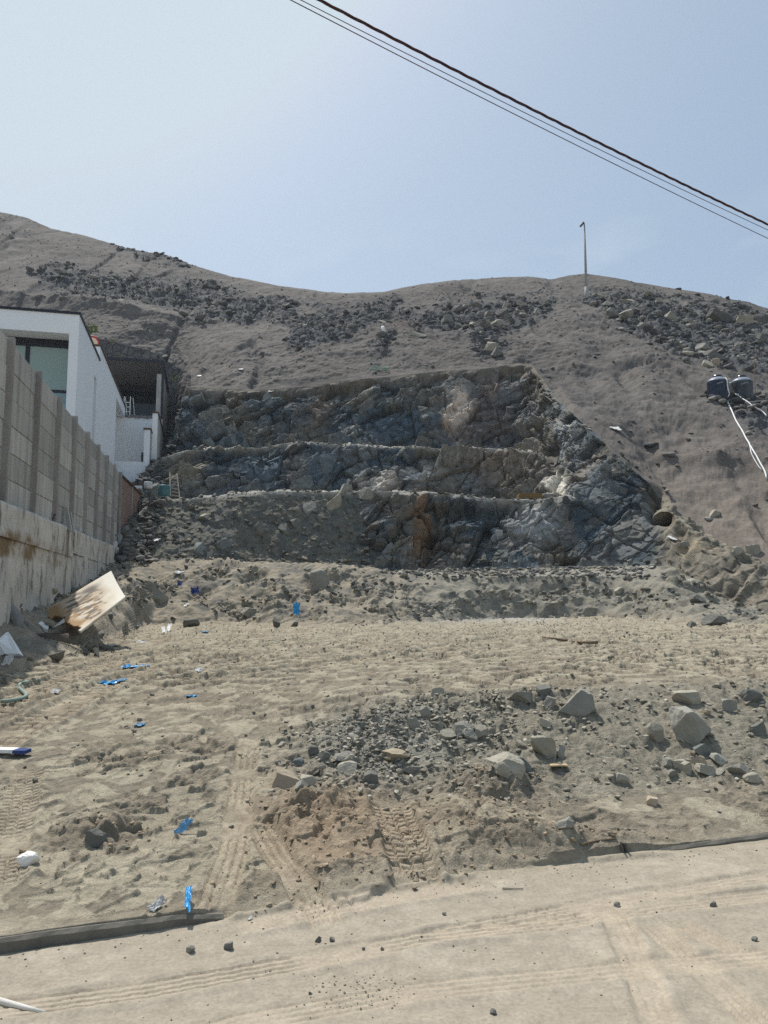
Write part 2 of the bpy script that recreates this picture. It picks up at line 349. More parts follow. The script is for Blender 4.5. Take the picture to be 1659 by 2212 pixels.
# road
DZ += roadm * (G['mid'] * .008 + G['fin'] * .0035 + G['vf'] * .0012)
# lot: trampled, pressed slabs between ridges of loose soil
far = sstep(5.5, 12, Y_)
press = sstep(-.22, .10, G['mid'] + .3 * G['fin'])                    # 1 where boots and tyres pressed it flat
patch = sstep(-.35, .35, G['big'])
slab = np.zeros(len(X_), f32)
li = np.where(lotm > .01)[0]
lx, ly = X_[li], Y_[li]
wx = lx + .10 * vnoise2(lx * 3, ly * 3, 5); wy = ly + .10 * vnoise2(lx * 3, ly * 3, 6)
fy_ = np.interp(ly, [6, 16], [5.5, 3.2])
clodf = fbm2(wx * 4.2, wy * 4.4, np.int32(3), 811, .5)
slab[li] = sstep(-.06, .10, clodf) - .5 + .25 * clodf                 # steep-edged lumps
grain = np.zeros(len(X_), f32); grain[li] = fbm2(lx * 12, ly * np.interp(ly, [6, 18], [14, 5]), 3, 841, .6) * np.interp(ly, [6, 14], [1, .55])
lot_rel = G['mid'] * .030 + slab * (.026 + .038 * far) + grain * (.014 + .010 * far) + G['vf'] * .004
lot_rel = lot_rel * (1 - .72 * press * sstep(11, 6, Y_)) * (.45 + .75 * patch)
DZ += lotm * lot_rel
# right-hand rubble slope and the middle mound
slope = sstep(3.9, 4.2, SG) * (1 - sstep(5.0, 5.25, SG)) * sstep(520, 800, IX)
DZ += slope * (G['mid'] * .035 + G['big'] * .05 + grain * .012 + slab * .02 * patch)
sl_i = np.where(slope > .02)[0]
h1, e1, r1 = facets(X_[sl_i] * 5.5, Y_[sl_i] * 5.5, Z_[sl_i] * 5.5, 3, .7, .5)
D[sl_i] += slope[sl_i] * (h1 * .022) * (.3 + patch[sl_i])
# sandy heap beside the wheel track
sx, sy, _ = PZ(770, 1800, .12)
heap = np.zeros(len(X_), f32)
for (X0, Y0, rx, ry, h) in ((690,1760,.30,.22,.13), (790,1800,.26,.22,.12), (745,1865,.22,.16,.11), (800,1895,.24,.10,.08), (640,1790,.2,.3,.06), (1010,1785,.36,.30,.10), (1130,1815,.5,.26,.06), (1060,1735,.4,.3,.12), (1290,1800,.5,.2,.08), (560,1900,.2,.25,.06), (210,1800,.28,.2,.09), (330,1690,.4,.2,.04)):
    a, b, _ = PZ(X0, Y0, .12); heap += bell(a, b, rx, ry, h)
DZ += heap * lotm * (1 + .5 * G['mid'] + .25 * G['fin'])
hm = np.clip(heap / .09, 0, 1) * lotm
DZ += hm * (slab * .018 + grain * .007 + G['vf'] * .004)
# loose clods along the kerb line
kd = Y_ - np.interp(sv, sv, yk)[np.tile(np.arange(NS), NR)]
clod = np.exp(-((kd - .12) / .14) ** 2) * sstep(480, 620, IX) * (1 - sstep(1000, 1200, IX))
DZ += clod * (.035 + G['fin'] * .02 + G['vf'] * .01)
# earth bank
bankm = sstep(6.95, 7.15, SG) * (1 - sstep(8.9, 9.1, SG)); flr = sstep(7.93, 8.0, SG) * (1 - sstep(8.97, 9.02, SG)) * sstep(820, 880, IX) * sstep(1430, 1390, IX); bankd = bankm * (1 - .72 * sstep(7.6, 7.95, SG) * sstep(780, 880, IX) * sstep(1450, 1400, IX))
bpatch = sstep(-.25, .3, fbm2(X_ * .8, Z_ * 1.4, 3, 907)) * bankd
D += bankd * (G['mid'] * .06) + bpatch * G['fin'] * .05
bi = np.where(bankm > .02)[0]
b3 = fbm3(X_[bi] * 1.1, Y_[bi] * 1.1, Z_[bi] * 1.1, 5, 9, .55); bw = 1 - np.abs(fbm3(X_[bi] * .9 + 5, Y_[bi] * .9, Z_[bi] * .35, 3, 19))
D[bi] += bankd[bi] * (b3 * (.04 + .13 * bpatch[bi]) + (bw - .6) * .26)
h2, e2, r2 = facets(X_[bi] * 3, Y_[bi] * 3, Z_[bi] * 3, 23, .6, .5); D[bi] += bpatch[bi] * h2 * .07
# drying ridges by the wall on the left
# --- rock cut
ci = np.where((SG > 8.9) & (SG < 14.4))[0]
x, y, z = X_[ci], Y_[ci], Z_[ci]; sgc = SG[ci]; icx, icy = IX[ci], IY[ci]
cutm = sstep(9.0, 9.08, sgc) * (1 - sstep(13.92, 14.05, sgc))
benches = ((sgc > 10.0) & (sgc < 11.0) & (icx < 1240)) | ((sgc > 12.0) & (sgc < 13.0) & (icx < 1175))
sidew = sstep(1235, 1280, icx)
edgef = np.minimum.reduce([np.abs(sgc - k) for k in (9., 10., 11., 12., 13., 14.)]); edgef = np.where(icx > 1255, np.minimum(np.abs(sgc - 9.), np.abs(sgc - 14.)), edgef)
facem = cutm * np.where(benches, .15, 1.0) * sstep(0, .10, edgef) * (1 - .5 * sidew)
soil = sstep(860, 700, icx + 60 * fbm3(x * .5, y * .5, z * .5, 2, 77)) * (sgc < 10.0) * sstep(280, 330, icx)      # loose fill on the lower left face
rightearth = sstep(1395, 1450, icx)
ca, sa = math.cos(.6), math.sin(.6)
u1 = (x * ca + z * sa); w1 = (-x * sa + z * ca)
fA, eA, rA = facets(u1 * .42, y * .5, w1 * .8, 101, .55, .55)
fB, eB, rB = facets(u1 * 1.0, y * 1.1, w1 * 1.8, 131, .9, .55)
fC, eC, rC = facets(x * 3.2, y * 3.2, z * 3.6, 151, .8, .6)
f5 = fbm3(x * .8, y * .8, z * .8, 5, 61, .55)
rockd = fA * .66 + fB * .38 + fC * .11 + f5 * .05 - .20 * (1 - sstep(0, .045, eA)) - .10 * (1 - sstep(0, .05, eB)) - .04 * (1 - sstep(0, .08, eC))
soild = f5 * .10 + fC * .07 + .12 * fbm3(x * .45, y * .45, z * .2, 2, 5)
sp = np.clip(soil + .0, 0, 1)
pil = (1 - np.abs(fbm3(x * 1.6, y * 1.6, z * .25, 2, 203))) - .6
earthd = f5 * .14 + pil * .60 + fC * .12 + fB * .10
dd = rockd * (1 - sp) + soild * sp; dd = dd * (1 - rightearth) + earthd * rightearth
D[ci] += facem * dd
bm = (cutm * benches).astype(f32)
D[ci] += bm * (fC * .06 + f5 * .05)
# crumbly lips along the bench edges
w10 = sstep(1260, 1225, icx); w12 = sstep(1190, 1160, icx)
lip = w10 * np.exp(-((sgc - 10.0) / .10) ** 2) + w12 * np.exp(-((sgc - 12.0) / .10) ** 2)
lip2 = w10 * np.exp(-((sgc - 10.0) / .05) ** 2) + w12 * np.exp(-((sgc - 12.0) / .05) ** 2)
pocket = np.exp(-(((icx - 1420) / 22) ** 4 + ((icy - 1085) / 36) ** 4)); D[ci] -= (pocket * 1.7 * cutm).astype(f32)
ovh = np.exp(-(((icx - 1015) / 75) ** 4 + ((icy - 1106 + .06 * (icx - 1015)) / 15) ** 4)) * .8 + np.exp(-(((icx - 938 + .25 * (icy - 1140)) / 11) ** 2 + ((icy - 1150) / 70) ** 4)) * .6 + np.exp(-(((icx - 1195) / 12) ** 2 + ((icy - 1000) / 40) ** 4)) * .4
ovh = ovh + np.exp(-((sgc - 13.86) / .05) ** 2) * (.30 + .25 * fbm3(x * .6, y * .6, z * 0, 2, 977)) * sstep(1190, 1150, icx)
D[ci] -= (np.clip(ovh, 0, 1.2) * cutm).astype(f32)
DZ[ci] += (lip * (.12 * fbm3(x * .5, y * .5, z * 0 + 3, 2, 41) + .03 * fC)).astype(f32) * sstep(1470, 1420, icx)
# --- hillside
hi = np.where(SG > 13.9)[0]
x, y, z = X_[hi], Y_[hi], Z_[hi]; sgh = SG[hi]; hxI, hyI = IX[hi], IY[hi]
hm_ = sstep(13.98, 14.12, sgh)
hA = fbm3(x * .16, y * .16, z * .16, 3, 301); hB = fbm3(x * .62, y * .62, z * .62, 4, 331, .55); hC = fbm3(x * 2.4, y * 2.4, z * 2.4, 3, 351, .6)
hE = sstep(-.1, .1, fbm3(x * 2.8, y * 2.8, z * 7.5, 2, 367)) - .5
gul = sstep(.80, .97, 1 - np.abs(fbm3(x * .22 + 3, y * .05, z * .05, 3, 379)))
hD = sstep(-.05, .12, fbm3(x * 1.1, y * 1.1, z * 3.4, 3, 361)) - .5
rid = 1 - np.abs(fbm3(x * .30 + 9, y * .22, z * .30, 3, 371))
endf = 1 - .75 * sstep(16.6, 17, sgh)
D[hi] += hm_ * endf * (hA * .26 + hB * .06 + hC * .065 + (rid - .6) * .16 + hD * .014 + hE * .010 - gul * .28)
wob = 17 * fbm3(x * .30, y * .30, z * .30, 4, 401, .6) + 8 * hC
SCREE = [
 [(60,592),(130,568),(260,588),(420,622),(540,638),(640,662),(650,700),(560,694),(450,686),(330,656),(180,644),(90,624)],
 [(610,690),(700,668),(900,655),(945,690),(820,704),(740,722),(664,762),(620,740)],
 [(880,680),(950,650),(1060,655),(1160,646),(1205,648),(1176,684),(1122,702),(1084,740),(1040,748),(960,708),(900,705)],
 [(1262,642),(1400,636),(1540,655),(1700,690),(1700,800),(1600,792),(1500,772),(1430,742),(1340,704),(1290,684)],
 [(262,536),(350,543),(410,566),(340,564)],
 [(1528,860),(1700,868),(1700,965),(1620,942),(1560,902)],
 [(840,715),(815,745),(800,790),(815,792),(838,750),(860,720)]]
scree = np.zeros(len(hi), f32); scree_k = []
for p in SCREE:
    m = sstep(-14, 12, inpoly(hxI, hyI, p) + wob).astype(f32) * (hyI < 1000) * (sgh < 17.05) * (sgh > 14.02); scree_k.append(m); scree = np.maximum(scree, m)
sA, seA, srA = facets(x * 1.5, y * 1.5, z * 1.5, 411, .7, .6)
D[hi] += scree * (sA * .20 + hC * .08)
# dark outcrop below the tanks' left and the little notch by the rim
outc = np.exp(-(((hxI - 1400) / 60) ** 2 + ((hyI - 800) / 40) ** 2)) + .8 * np.exp(-(((hxI - 1260) / 60) ** 2 + ((hyI - 690) / 26) ** 2)) + .7 * np.exp(-(((hxI - 1560) / 70) ** 2 + ((hyI - 990) / 26) ** 2)) + .8 * np.exp(-(((hxI - 330) / 70) ** 2 + ((hyI - 720) / 26) ** 2))
oA, _, _ = facets(x * .7, y * .7, z * 1.3, 433, .7, .6)
D[hi] += (outc * (.40 + oA * .12 + .25 * hB)).astype(f32) * hm_

# boot prints over the left of the lot
fsel = np.where((SG > 2.9) & (SG < 6.6) & (IX > -80) & (IX < 1000) & (Y_ < 13))[0]; fpx, fpy = X_[fsel], Y_[fsel]; FOOT = np.zeros(len(X_), f32)
fo = np.argsort(fpy, kind='stable'); fsel = fsel[fo]; fpx = fpx[fo]; fpy = fpy[fo]
for k in range(190):
    Xp = rng.uniform(-40, 640 if k % 4 else 1000); Yp = 1440 + 510 * rng.random() ** .8
    if Yp > 1560 and Xp > 640: continue
    cxp, cyp, _ = PZ(Xp, Yp, np.interp(Yp, [1450, 1600, 1900], [.6, .35, .1])); an = rng.normal(1.2, .7); L_, W_ = rng.uniform(.13, .16), rng.uniform(.048, .062)
    a0, a1 = np.searchsorted(fpy, [cyp - .25, cyp + .25]); dx, dy = fpx[a0:a1] - cxp, fpy[a0:a1] - cyp; c, s = math.cos(an), math.sin(an); e1 = (c * dx + s * dy) / L_; e2 = (-s * dx + c * dy) / (W_ * (1 + .25 * np.tanh(3 * e1)))
    r_ = np.sqrt(e1 ** 2 + e2 ** 2); ins = sstep(1.12, .92, r_); ii_ = fsel[a0:a1]; mean = float((DZ[ii_] * ins).sum() / max(ins.sum(), 1e-6))
    if ins.sum() < 6 or float((heap[ii_] * ins).sum() / ins.sum()) > .03: continue
    ridge = np.where((e1 * 9) % 1 < .4, -.003, 0)
    DZ[ii_] = (DZ[ii_] * (1 - .9 * ins) + ins * (.9 * mean - .008 + ridge) + .008 * np.exp(-((r_ - 1.2) / .16) ** 2)).astype(f32); FOOT[ii_] = np.maximum(FOOT[ii_], ins)
# --- wheel tracks pressed into road and lot
def track(pts, width, kind, depth, zz=.0, pitch=.062, flat=.75):
    P = [PZ(a, b, zz)[:2] for a, b in pts]; sel = np.where((SG < 7.0) & (Y_ < 26) & (Y_ > 1.5))[0]
    px, py = X_[sel], Y_[sel]; best = np.full(len(sel), 9., f32); lat = np.zeros(len(sel), f32); alo = np.zeros(len(sel), f32); L = 0
    for (x0, y0), (x1, y1) in zip(P[:-1], P[1:]):
        dx, dy = x1 - x0, y1 - y0; l = math.hypot(dx, dy); t = np.clip(((px - x0) * dx + (py - y0) * dy) / l / l, 0, 1)
        d = np.hypot(px - x0 - t * dx, py - y0 - t * dy); sgn = np.sign(dx * (py - y0) - dy * (px - x0)); k = d < best
        best = np.where(k, d, best); lat = np.where(k, d * sgn, lat); alo = np.where(k, L + t * l, alo); L += l
    inside = sstep(width * .56, width * .44, best) * sstep(0, .12, alo) * sstep(L, L - .12, alo)
    q = lat / width
    if kind == 'ribs': pat = np.where(np.abs(((q + .5) * 4) % 1 - .5) < .16, -1.0, .15) + .12 * np.sin(alo / .018)
    else:
        ph = (alo / pitch + np.abs(q) * 1.5 * (1 if kind == 'chevron' else .4)) % 1; pat = np.where(ph < .34, -1.0, .3); pat = np.where(np.abs(q) < .03, -.7, pat)
        pat = np.where(np.abs(np.abs(q) - .27) < .018, -.5, pat)
    wear = sstep(-.5, .25, fbm2(px * 2.2, py * 2.2, 2, 88))
    DZ[sel] = DZ[sel] * (1 - flat * inside) + (inside * (pat * wear - .35) * depth).astype(f32)
    rim = np.exp(-((best - width * .62) / .03) ** 2) * sstep(0, .1, alo) * sstep(L, L - .1, alo); DZ[sel] += rim.astype(f32) * depth * .8
    COLR_TR.append((sel, inside.astype(f32)))
COLR_TR = []
track([(838,1738),(862,1790),(905,1868)], .27, 'chevron', .026, .13, .066, .7)
track([(535,1660),(520,1740),(505,1830),(455,1950)], .20, 'ribs', .016, .10)
track([(560,1790),(600,1840),(650,1890),(720,1960)], .20, 'ribs', .015, .10)
track([(60,1700),(20,1830),(10,1900)], .22, 'bars', .016, .12)
track([(-60,2190),(300,2140),(640,2080),(1000,2012),(1340,1945),(1700,1888)], .16, 'ribs', .010)
track([(900,2030),(1200,1995),(1460,1955),(1700,1930)], .15, 'ribs', .009)
track([(1300,1960),(1330,1985),(1372,2080),(1440,2250)], .15, 'ribs', .010)
track([(1395,1990),(1500,2080),(1660,2230)], .15, 'ribs', .008)
track([(1440,1985),(1560,2040),(1720,2110)], .15, 'ribs', .009)
track([(150,2330),(520,2210),(900,2140),(1300,2100),(1720,2060)], .16, 'ribs', .005)
track([(480,2010),(740,1960),(940,1925),(1060,1908)], .18, 'bars', .013)
for tp in ([(-40,1500),(110,1462),(260,1420),(420,1405)], [(-20,1540),(150,1490),(330,1440),(560,1415),(760,1408)], [(300,1385),(600,1372),(900,1368),(1250,1362)], [(900,1420),(1250,1400),(1659,1390)], [(450,1460),(800,1430),(1150,1385),(1400,1372)]):
    track(tp, .42, 'bars', .045, .62, .17)

def lip_line(pts, h, wdt):
    P = [PZ(a, b, .02)[:2] for a, b in pts]; sel = np.where((SG < 4.6) & (Y_ < 9) & (Y_ > 2.5))[0]; px, py = X_[sel], Y_[sel]; wv = .05 * fbm2(px * 3, py * 3, 3, 951)
    best = np.full(len(sel), 9., f32); sg_ = np.zeros(len(sel), f32); al = np.zeros(len(sel), f32); L = 0
    for (x0, y0), (x1, y1) in zip(P[:-1], P[1:]):
        dx, dy = x1 - x0, y1 - y0; l = math.hypot(dx, dy); t = np.clip(((px - x0) * dx + (py - y0) * dy) / l / l, 0, 1)
        d = np.hypot(px - x0 - t * dx, py - y0 - t * dy); k = d < best; best = np.where(k, d, best); sg_ = np.where(k, np.sign(dx * (py - y0) - dy * (px - x0)) * d, sg_); al = np.where(k, L + t * l, al); L += l
    q = sg_ + wv; fade = sstep(0, .3, al) * sstep(L, L - .3, al)
    DZ[sel] += (fade * h * sstep(-.012, .012, q) * np.exp(-np.maximum(q, 0) / wdt)).astype(f32)
lip_line([(660,1960),(820,1922),(930,1890),(1050,1868),(1200,1862),(1330,1850),(1480,1835)], .026, .22)
lip_line([(700,1905),(850,1885),(960,1858),(1080,1838),(1220,1832)], .020, .18)
lip_line([(1180,1800),(1300,1788),(1400,1808)], .032, .2)
# --- colour of the ground itself (soil kinds, stains, rock kinds), plus the painted sunlit bench lips
base_n = G['big'] * .5 + G['mid'] * .3
COLR[:] = (.335, .290, .220)
mixto(roadm * .9, (.335, .292, .232)); mixto(roadm * sstep(.1, .6, G['mid'] + .4 * G['fin']) * .35, (.44, .39, .315))
mixto(roadm * sstep(.35, .6, G['mid'] + G['big'] * .5 - .2 * G['fin']) * sstep(2100, 2000, IY) * .0, (.3, .25, .2))
mixto(lotm * sstep(.05, .5, G['mid'] + .5 * G['fin']) * .4, (.395, .348, .265))
mixto(lotm * sstep(.0, .6, -G['mid'] + .4 * G['fin']) * .6, (.27, .23, .175))
mixto(lotm * sstep(.05, -.35, slab) * .75, (.235, .205, .158)); mixto(lotm * sstep(.15, .5, slab) * press * .5, (.44, .398, .30))
mixto(FOOT * .55, (.43, .385, .29))
mixto(slope * .8, (.262, .240, .190))
grav = np.exp(-(((IX - 830) / 130) ** 2 + ((IY - 1610) / 75) ** 2)) * lotm
mixto(np.clip(grav * 1.3, 0, 1) * .85, (.31, .30, .26))
sand = np.exp(-(((IX - 720) / 170) ** 2 + ((IY - 1800) / 95) ** 2)) * lotm
mixto(np.clip(sand * 1.3, 0, 1) * .7, (.37, .275, .185))
mixto(hm * .3, (.30, .235, .17))
mixto(np.exp(-((IY - 1337) / 8) ** 2) * sstep(850, 980, IX) * sstep(1250, 1150, IX) * .7, (.45, .44, .40))
for sel, ins in COLR_TR:
    COLR[sel] += (ins * .35)[:, None] * (np.array((.45, .375, .28), f32) - COLR[sel])
mixto(bankm * .9, (.285, .25, .195)); mixto(bankm * sstep(0, .5, G['mid']) * .5, (.34, .30, .23))
mixto(bankm * sstep(780, 1000, IX) * .6, (.245, .235, .195))
mixto(flr * .8 * sstep(-.5, .3, G['mid']), (.31, .30, .265))
t_ = np.zeros(len(X_), f32); t_[bi] = (r2 > .72); mixto(bankm * t_ * .6, (.17, .165, .15))
# rock
cc = np.zeros((len(ci), 3), f32); cc[:] = (.122, .142, .150)
def mixc_(m, c):
    global cc
    cc = cc + np.asarray(m, f32)[:, None] * (np.array(c, f32)[None] - cc)
x, y, z = X_[ci], Y_[ci], Z_[ci]
rust = fbm3(x * .38 + z * .12, y * .3, z * .16, 4, 501, .55)
pal = np.array([(.075, .088, .096), (.115, .135, .145), (.150, .160, .160), (.185, .160, .128), (.27, .25, .215), (.10, .125, .135)], f32)
pk = (np.clip(rB * .999 + .16 * np.clip(rust, -1, 1), 0, .999) * 6).astype(int); cc = .25 * cc + .75 * pal[pk]
cc *= np.array((.76, .85, .93), f32)
cc *= (.85 + .3 * rB ** 1.5)[:, None].astype(f32); cc *= (.78 + .5 * rC)[:, None].astype(f32); cc *= (.8 + .45 * rA)[:, None].astype(f32)
mixc_((rB > .9) * .7, (.105, .115, .122)); mixc_((rB < .08) * .6, (.20, .198, .19)); mixc_((rA > .8) * .5, (.19, .18, .165)); mixc_((rC > .82) * .4, (.23, .225, .21))
rust = fbm3(x * .38 + z * .12, y * .3, z * .16, 4, 501, .55)
mixc_(sstep(.16, .55, rust) * .55, (.205, .165, .118))
for (a, b, ra, rb, st, c) in ((912,1135,24,95,.8,(.25,.155,.09)), (955,1110,26,40,.5,(.20,.16,.12)), (480,900,60,40,.5,(.22,.185,.13)), (560,1010,60,40,.6,(.13,.17,.20)), (700,1020,60,40,.5,(.15,.185,.21)), (860,920,70,30,.6,(.12,.16,.20)), (620,930,70,26,.5,(.17,.16,.14)), (1290,1050,50,60,.5,(.24,.25,.25)), (1260,960,30,40,.5,(.27,.27,.265)), (1060,1120,70,40,.45,(.13,.165,.19)), (770,860,40,30,.5,(.25,.215,.16)), (910,855,50,26,.5,(.20,.165,.125)), (1000,930,30,30,.5,(.30,.22,.17)), (1180,870,24,50,.5,(.28,.255,.21)), (992,885,36,46,1.0,(.66,.55,.46)), (1060,905,50,60,.4,(.20,.14,.12)), (1090,1010,90,40,.6,(.27,.21,.16)), (820,1045,44,24,1.0,(.50,.45,.39)), (905,1018,46,15,.9,(.50,.48,.44)), (1070,835,24,24,.6,(.30,.22,.18)), (1207,1048,14,40,1.0,(.72,.67,.57)), (1212,955,24,52,.9,(.40,.41,.41)), (1165,1135,66,46,.8,(.36,.37,.365)), (690,880,26,40,.7,(.27,.215,.17)), (640,1010,30,50,.5,(.22,.19,.16)), (400,1020,45,45,.85,(.27,.235,.18)), (1415,1080,25,40,.8,(.17,.14,.10)), (1010,1040,40,35,.4,(.25,.27,.285)), (575,865,18,22,.6,(.15,.19,.19)), (1130,860,30,60,.3,(.23,.19,.16))):
    mixc_(np.clip(1.5 * np.exp(-(((icx - a + 10 * f5 * 2) / ra) ** 2 + ((icy - b + 8 * fC) / rb) ** 2)), 0, 1) ** 2 * st, c)
# white drill scars
dr = np.zeros(len(ci), f32)
for (a, b, wd, hh_, n) in ((1285,1010,0,0,0), (1005,985,30,18,6), (770,930,20,16,4), (1120,1020,34,26,7), (680,1205,60,24,10), (880,1205,40,24,8), (1140,1215,40,16,5), (790,955,24,10,5)):
    for k in range(n):
        xx = a + (k / max(n - 1, 1) - .5) * 2 * wd
        dr = np.maximum(dr, (np.abs(icx - xx - .25 * (icy - b) * ((k % 3) - 1)) < 1.6) * (np.abs(icy - b) < hh_))
mixc_(dr * .28, (.42, .41, .39))
mixc_(soil * .85, (.170, .162, .132)); mixc_(soil * (rC > .78) * .6, (.12, .125, .125))
mixc_(rightearth * .85, (.27, .235, .18)); mixc_(rightearth * sstep(0, .4, rust) * .6, (.40, .31, .19)); mixc_(rightearth * (pil < -.25) * .5, (.15, .125, .095)); mixc_(rightearth * (rB > .7) * .5, (.18, .165, .14))
toplayer = sstep(.80, .97, np.where(sgc > 13, sgc - 13, 0)) * (icx < 1180)
mixc_(toplayer * .8, (.20, .170, .135))
mixc_(bm * .9, (.34, .32, .28)); mixc_(np.clip(lip2, 0, 1) * .85, (.40, .38, .335))  # bench tops pale; lips paler still, painting in their sunlit line
k = facem + bm; COLR[ci] = np.where((cutm > .02)[:, None], cc, COLR[ci])
# hill
cc = np.zeros((len(hi), 3), f32); cc[:] = (.150, .130, .110)
x, y, z = X_[hi], Y_[hi], Z_[hi]
mixc_(sstep(-.1, .5, hA) * .5, (.178, .154, .128)); mixc_(sstep(0, .5, hB) * .55, (.112, .098, .087)); mixc_(sstep(.0, .45, hC) * .4, (.195, .168, .14)); mixc_((hE < 0) * .3, (.105, .092, .082)); mixc_(gul * .6, (.105, .095, .086))
pth = sstep(.90, .97, 1 - np.abs(fbm3(x * .06, y * .06 + 4, z * .22, 2, 383))); mixc_(pth * .5, (.21, .183, .152))
warm = sstep(1150, 1500, hxI) * sstep(860, 1120, hyI)
mixc_(warm * .7, (.235, .188, .145)); mixc_(warm * sstep(0, .5, hB) * .5, (.165, .135, .11))
mixc_(scree * .85, (.090, .089, .087)); mixc_(scree * (srA > .6) * .6, (.065, .067, .069)); mixc_(scree * (srA < .15) * .6, (.19, .18, .16))
mixc_(np.clip(outc, 0, 1) * .6, (.15, .13, .112))
brown = np.exp(-(((hxI - 870) / 50) ** 2 + ((hyI - 702) / 16) ** 2)); mixc_(brown * .7, (.12, .09, .075))
cc *= np.array((.95, .99, 1.06), f32); COLR[hi] = np.where((sgh > 14.0)[:, None], cc, COLR[hi])

# --- apply
V = np.stack([X_ + NB[:, 0] * D, Y_ + NB[:, 1] * D, Z_ + NB[:, 2] * D + DZ], -1).astype(f32)
# keep the road's kerb trench and the corridor walls free of the relief
VG = V.reshape(NR, NS, 3)
MATS = {'dirt_road': ground_mat('packed_dirt', 9, .5, .005, lo=.82, hi=1.14), 'dirt_ground': ground_mat('loose_dirt', 13, .8, .02, lo=.66, hi=1.25),
        'earth_bank': ground_mat('bank_soil', 6, .6, .03, lo=.75, hi=1.22), 'rock_cut': ground_mat('broken_rock', 3.5, .7, .05, lo=.62, hi=1.35, rough=.85),
        'hillside': ground_mat('hill_soil', 1.3, .4, .08, lo=.80, hi=1.2)}
def grid_obj(name, r0, r1):
    sub = VG[r0:r1 + 1].reshape(-1, 3); n = r1 - r0 + 1; cols = COLR.reshape(NR, NS, 3)[r0:r1 + 1].reshape(-1, 3)
    i = np.arange(n - 1)[:, None] * NS + np.arange(NS - 1)[None]; q = np.stack([i, i + 1, i + NS + 1, i + NS], -1).reshape(-1, 4).astype(np.int32)
    me = bpy.data.meshes.new(name); me.vertices.add(len(sub)); me.vertices.foreach_set('co', sub.ravel())
    me.loops.add(q.size); me.loops.foreach_set('vertex_index', q.ravel()); me.polygons.add(len(q))
    me.polygons.foreach_set('loop_start', np.arange(0, q.size, 4, dtype=np.int32)); me.update(calc_edges=True)
    ca = me.color_attributes.new('Col', 'FLOAT_COLOR', 'POINT'); ca.data.foreach_set('color', np.concatenate([np.clip(cols, .02, .8), np.ones((len(cols), 1), f32)], 1).astype(f32).ravel())
    me.materials.append(MATS[name]); o = bpy.data.objects.new(name, me); COL.objects.link(o)
    return tag(o, kind='structure')
LBL = {'dirt_road': 'packed pale dirt road crossing the foreground', 'dirt_ground': 'trampled bare dirt of the open building lot', 'earth_bank': 'low grey earth bank at the back of the lot',
       'rock_cut': 'stepped rock face with three benches cut into the hill', 'hillside': 'bare brown hillside above the rock cut'}
CAT = {'dirt_road': 'road', 'dirt_ground': 'ground', 'earth_bank': 'bank', 'rock_cut': 'cliff', 'hillside': 'hill'}
for nme, a, b in PARTS:
    tag(grid_obj(nme, row(a), row(b) if b < len(ROWS) else NR - 1), LBL[nme], CAT[nme])
# wide plain behind and beside the camera
pl = MB(); pl.add([(-400, -400, -.25), (400, -400, -.25), (400, -3.2, -.25), (-400, -3.2, -.25)], [(0, 1, 2, 3)])
for sgn in (-1, 1):
    pl.add([(sgn * 400, -3.2, -.25), (sgn * 400, 400, -.25), (sgn * 1, 400, -.25), (sgn * 1, -3.2, -.25)], [(0, 1, 2, 3) if sgn > 0 else (3, 2, 1, 0)])
tag(pl.build('plain', speck('plain_soil', (.33, .28, .21), (.43, .36, .28), .4)), 'wide bare plain around the lot', 'ground', kind='structure')

# --- looking up the ground under a photo position
ZB = np.full((1112, 834), 1e9); ZI = np.full((1112, 834), -1, int)
vx, vy = proj(V[:, 0].astype(float), V[:, 1].astype(float), V[:, 2].astype(float))
ok = (V[:, 1] > 1.0) & (vx > 0) & (vx < 1660) & (vy > 0) & (vy < 2216)
ii = np.where(ok)[0]; ii = ii[np.argsort(-V[ii, 1], kind='stable')]
by_, bx_ = (vy[ii] / 2).astype(int), (vx[ii] / 2).astype(int); ZI[by_, bx_] = ii; ZB[by_, bx_] = V[ii, 1]
def at(X, Y):
    X = min(max(X, 2), 1656); Y = min(max(Y, 2), 2208)
    for r in range(0, 40):
        y0, y1, x0, x1 = int(Y / 2) - r, int(Y / 2) + r + 1, int(X / 2) - r, int(X / 2) + r + 1
        y0, x0 = max(y0, 0), max(x0, 0); w_ = ZI[y0:y1, x0:x1]
        if (w_ >= 0).any():
            zz = np.where(w_ >= 0, ZB[y0:y1, x0:x1], 1e9); k = np.unravel_index(zz.argmin(), zz.shape); p = V[w_[k]].astype(float)
            a, b, c = ray(X, Y); t = p[1] / b
            return Vector((a * t, p[1], p[2]))
    return Vector(PY(X, Y, 30))
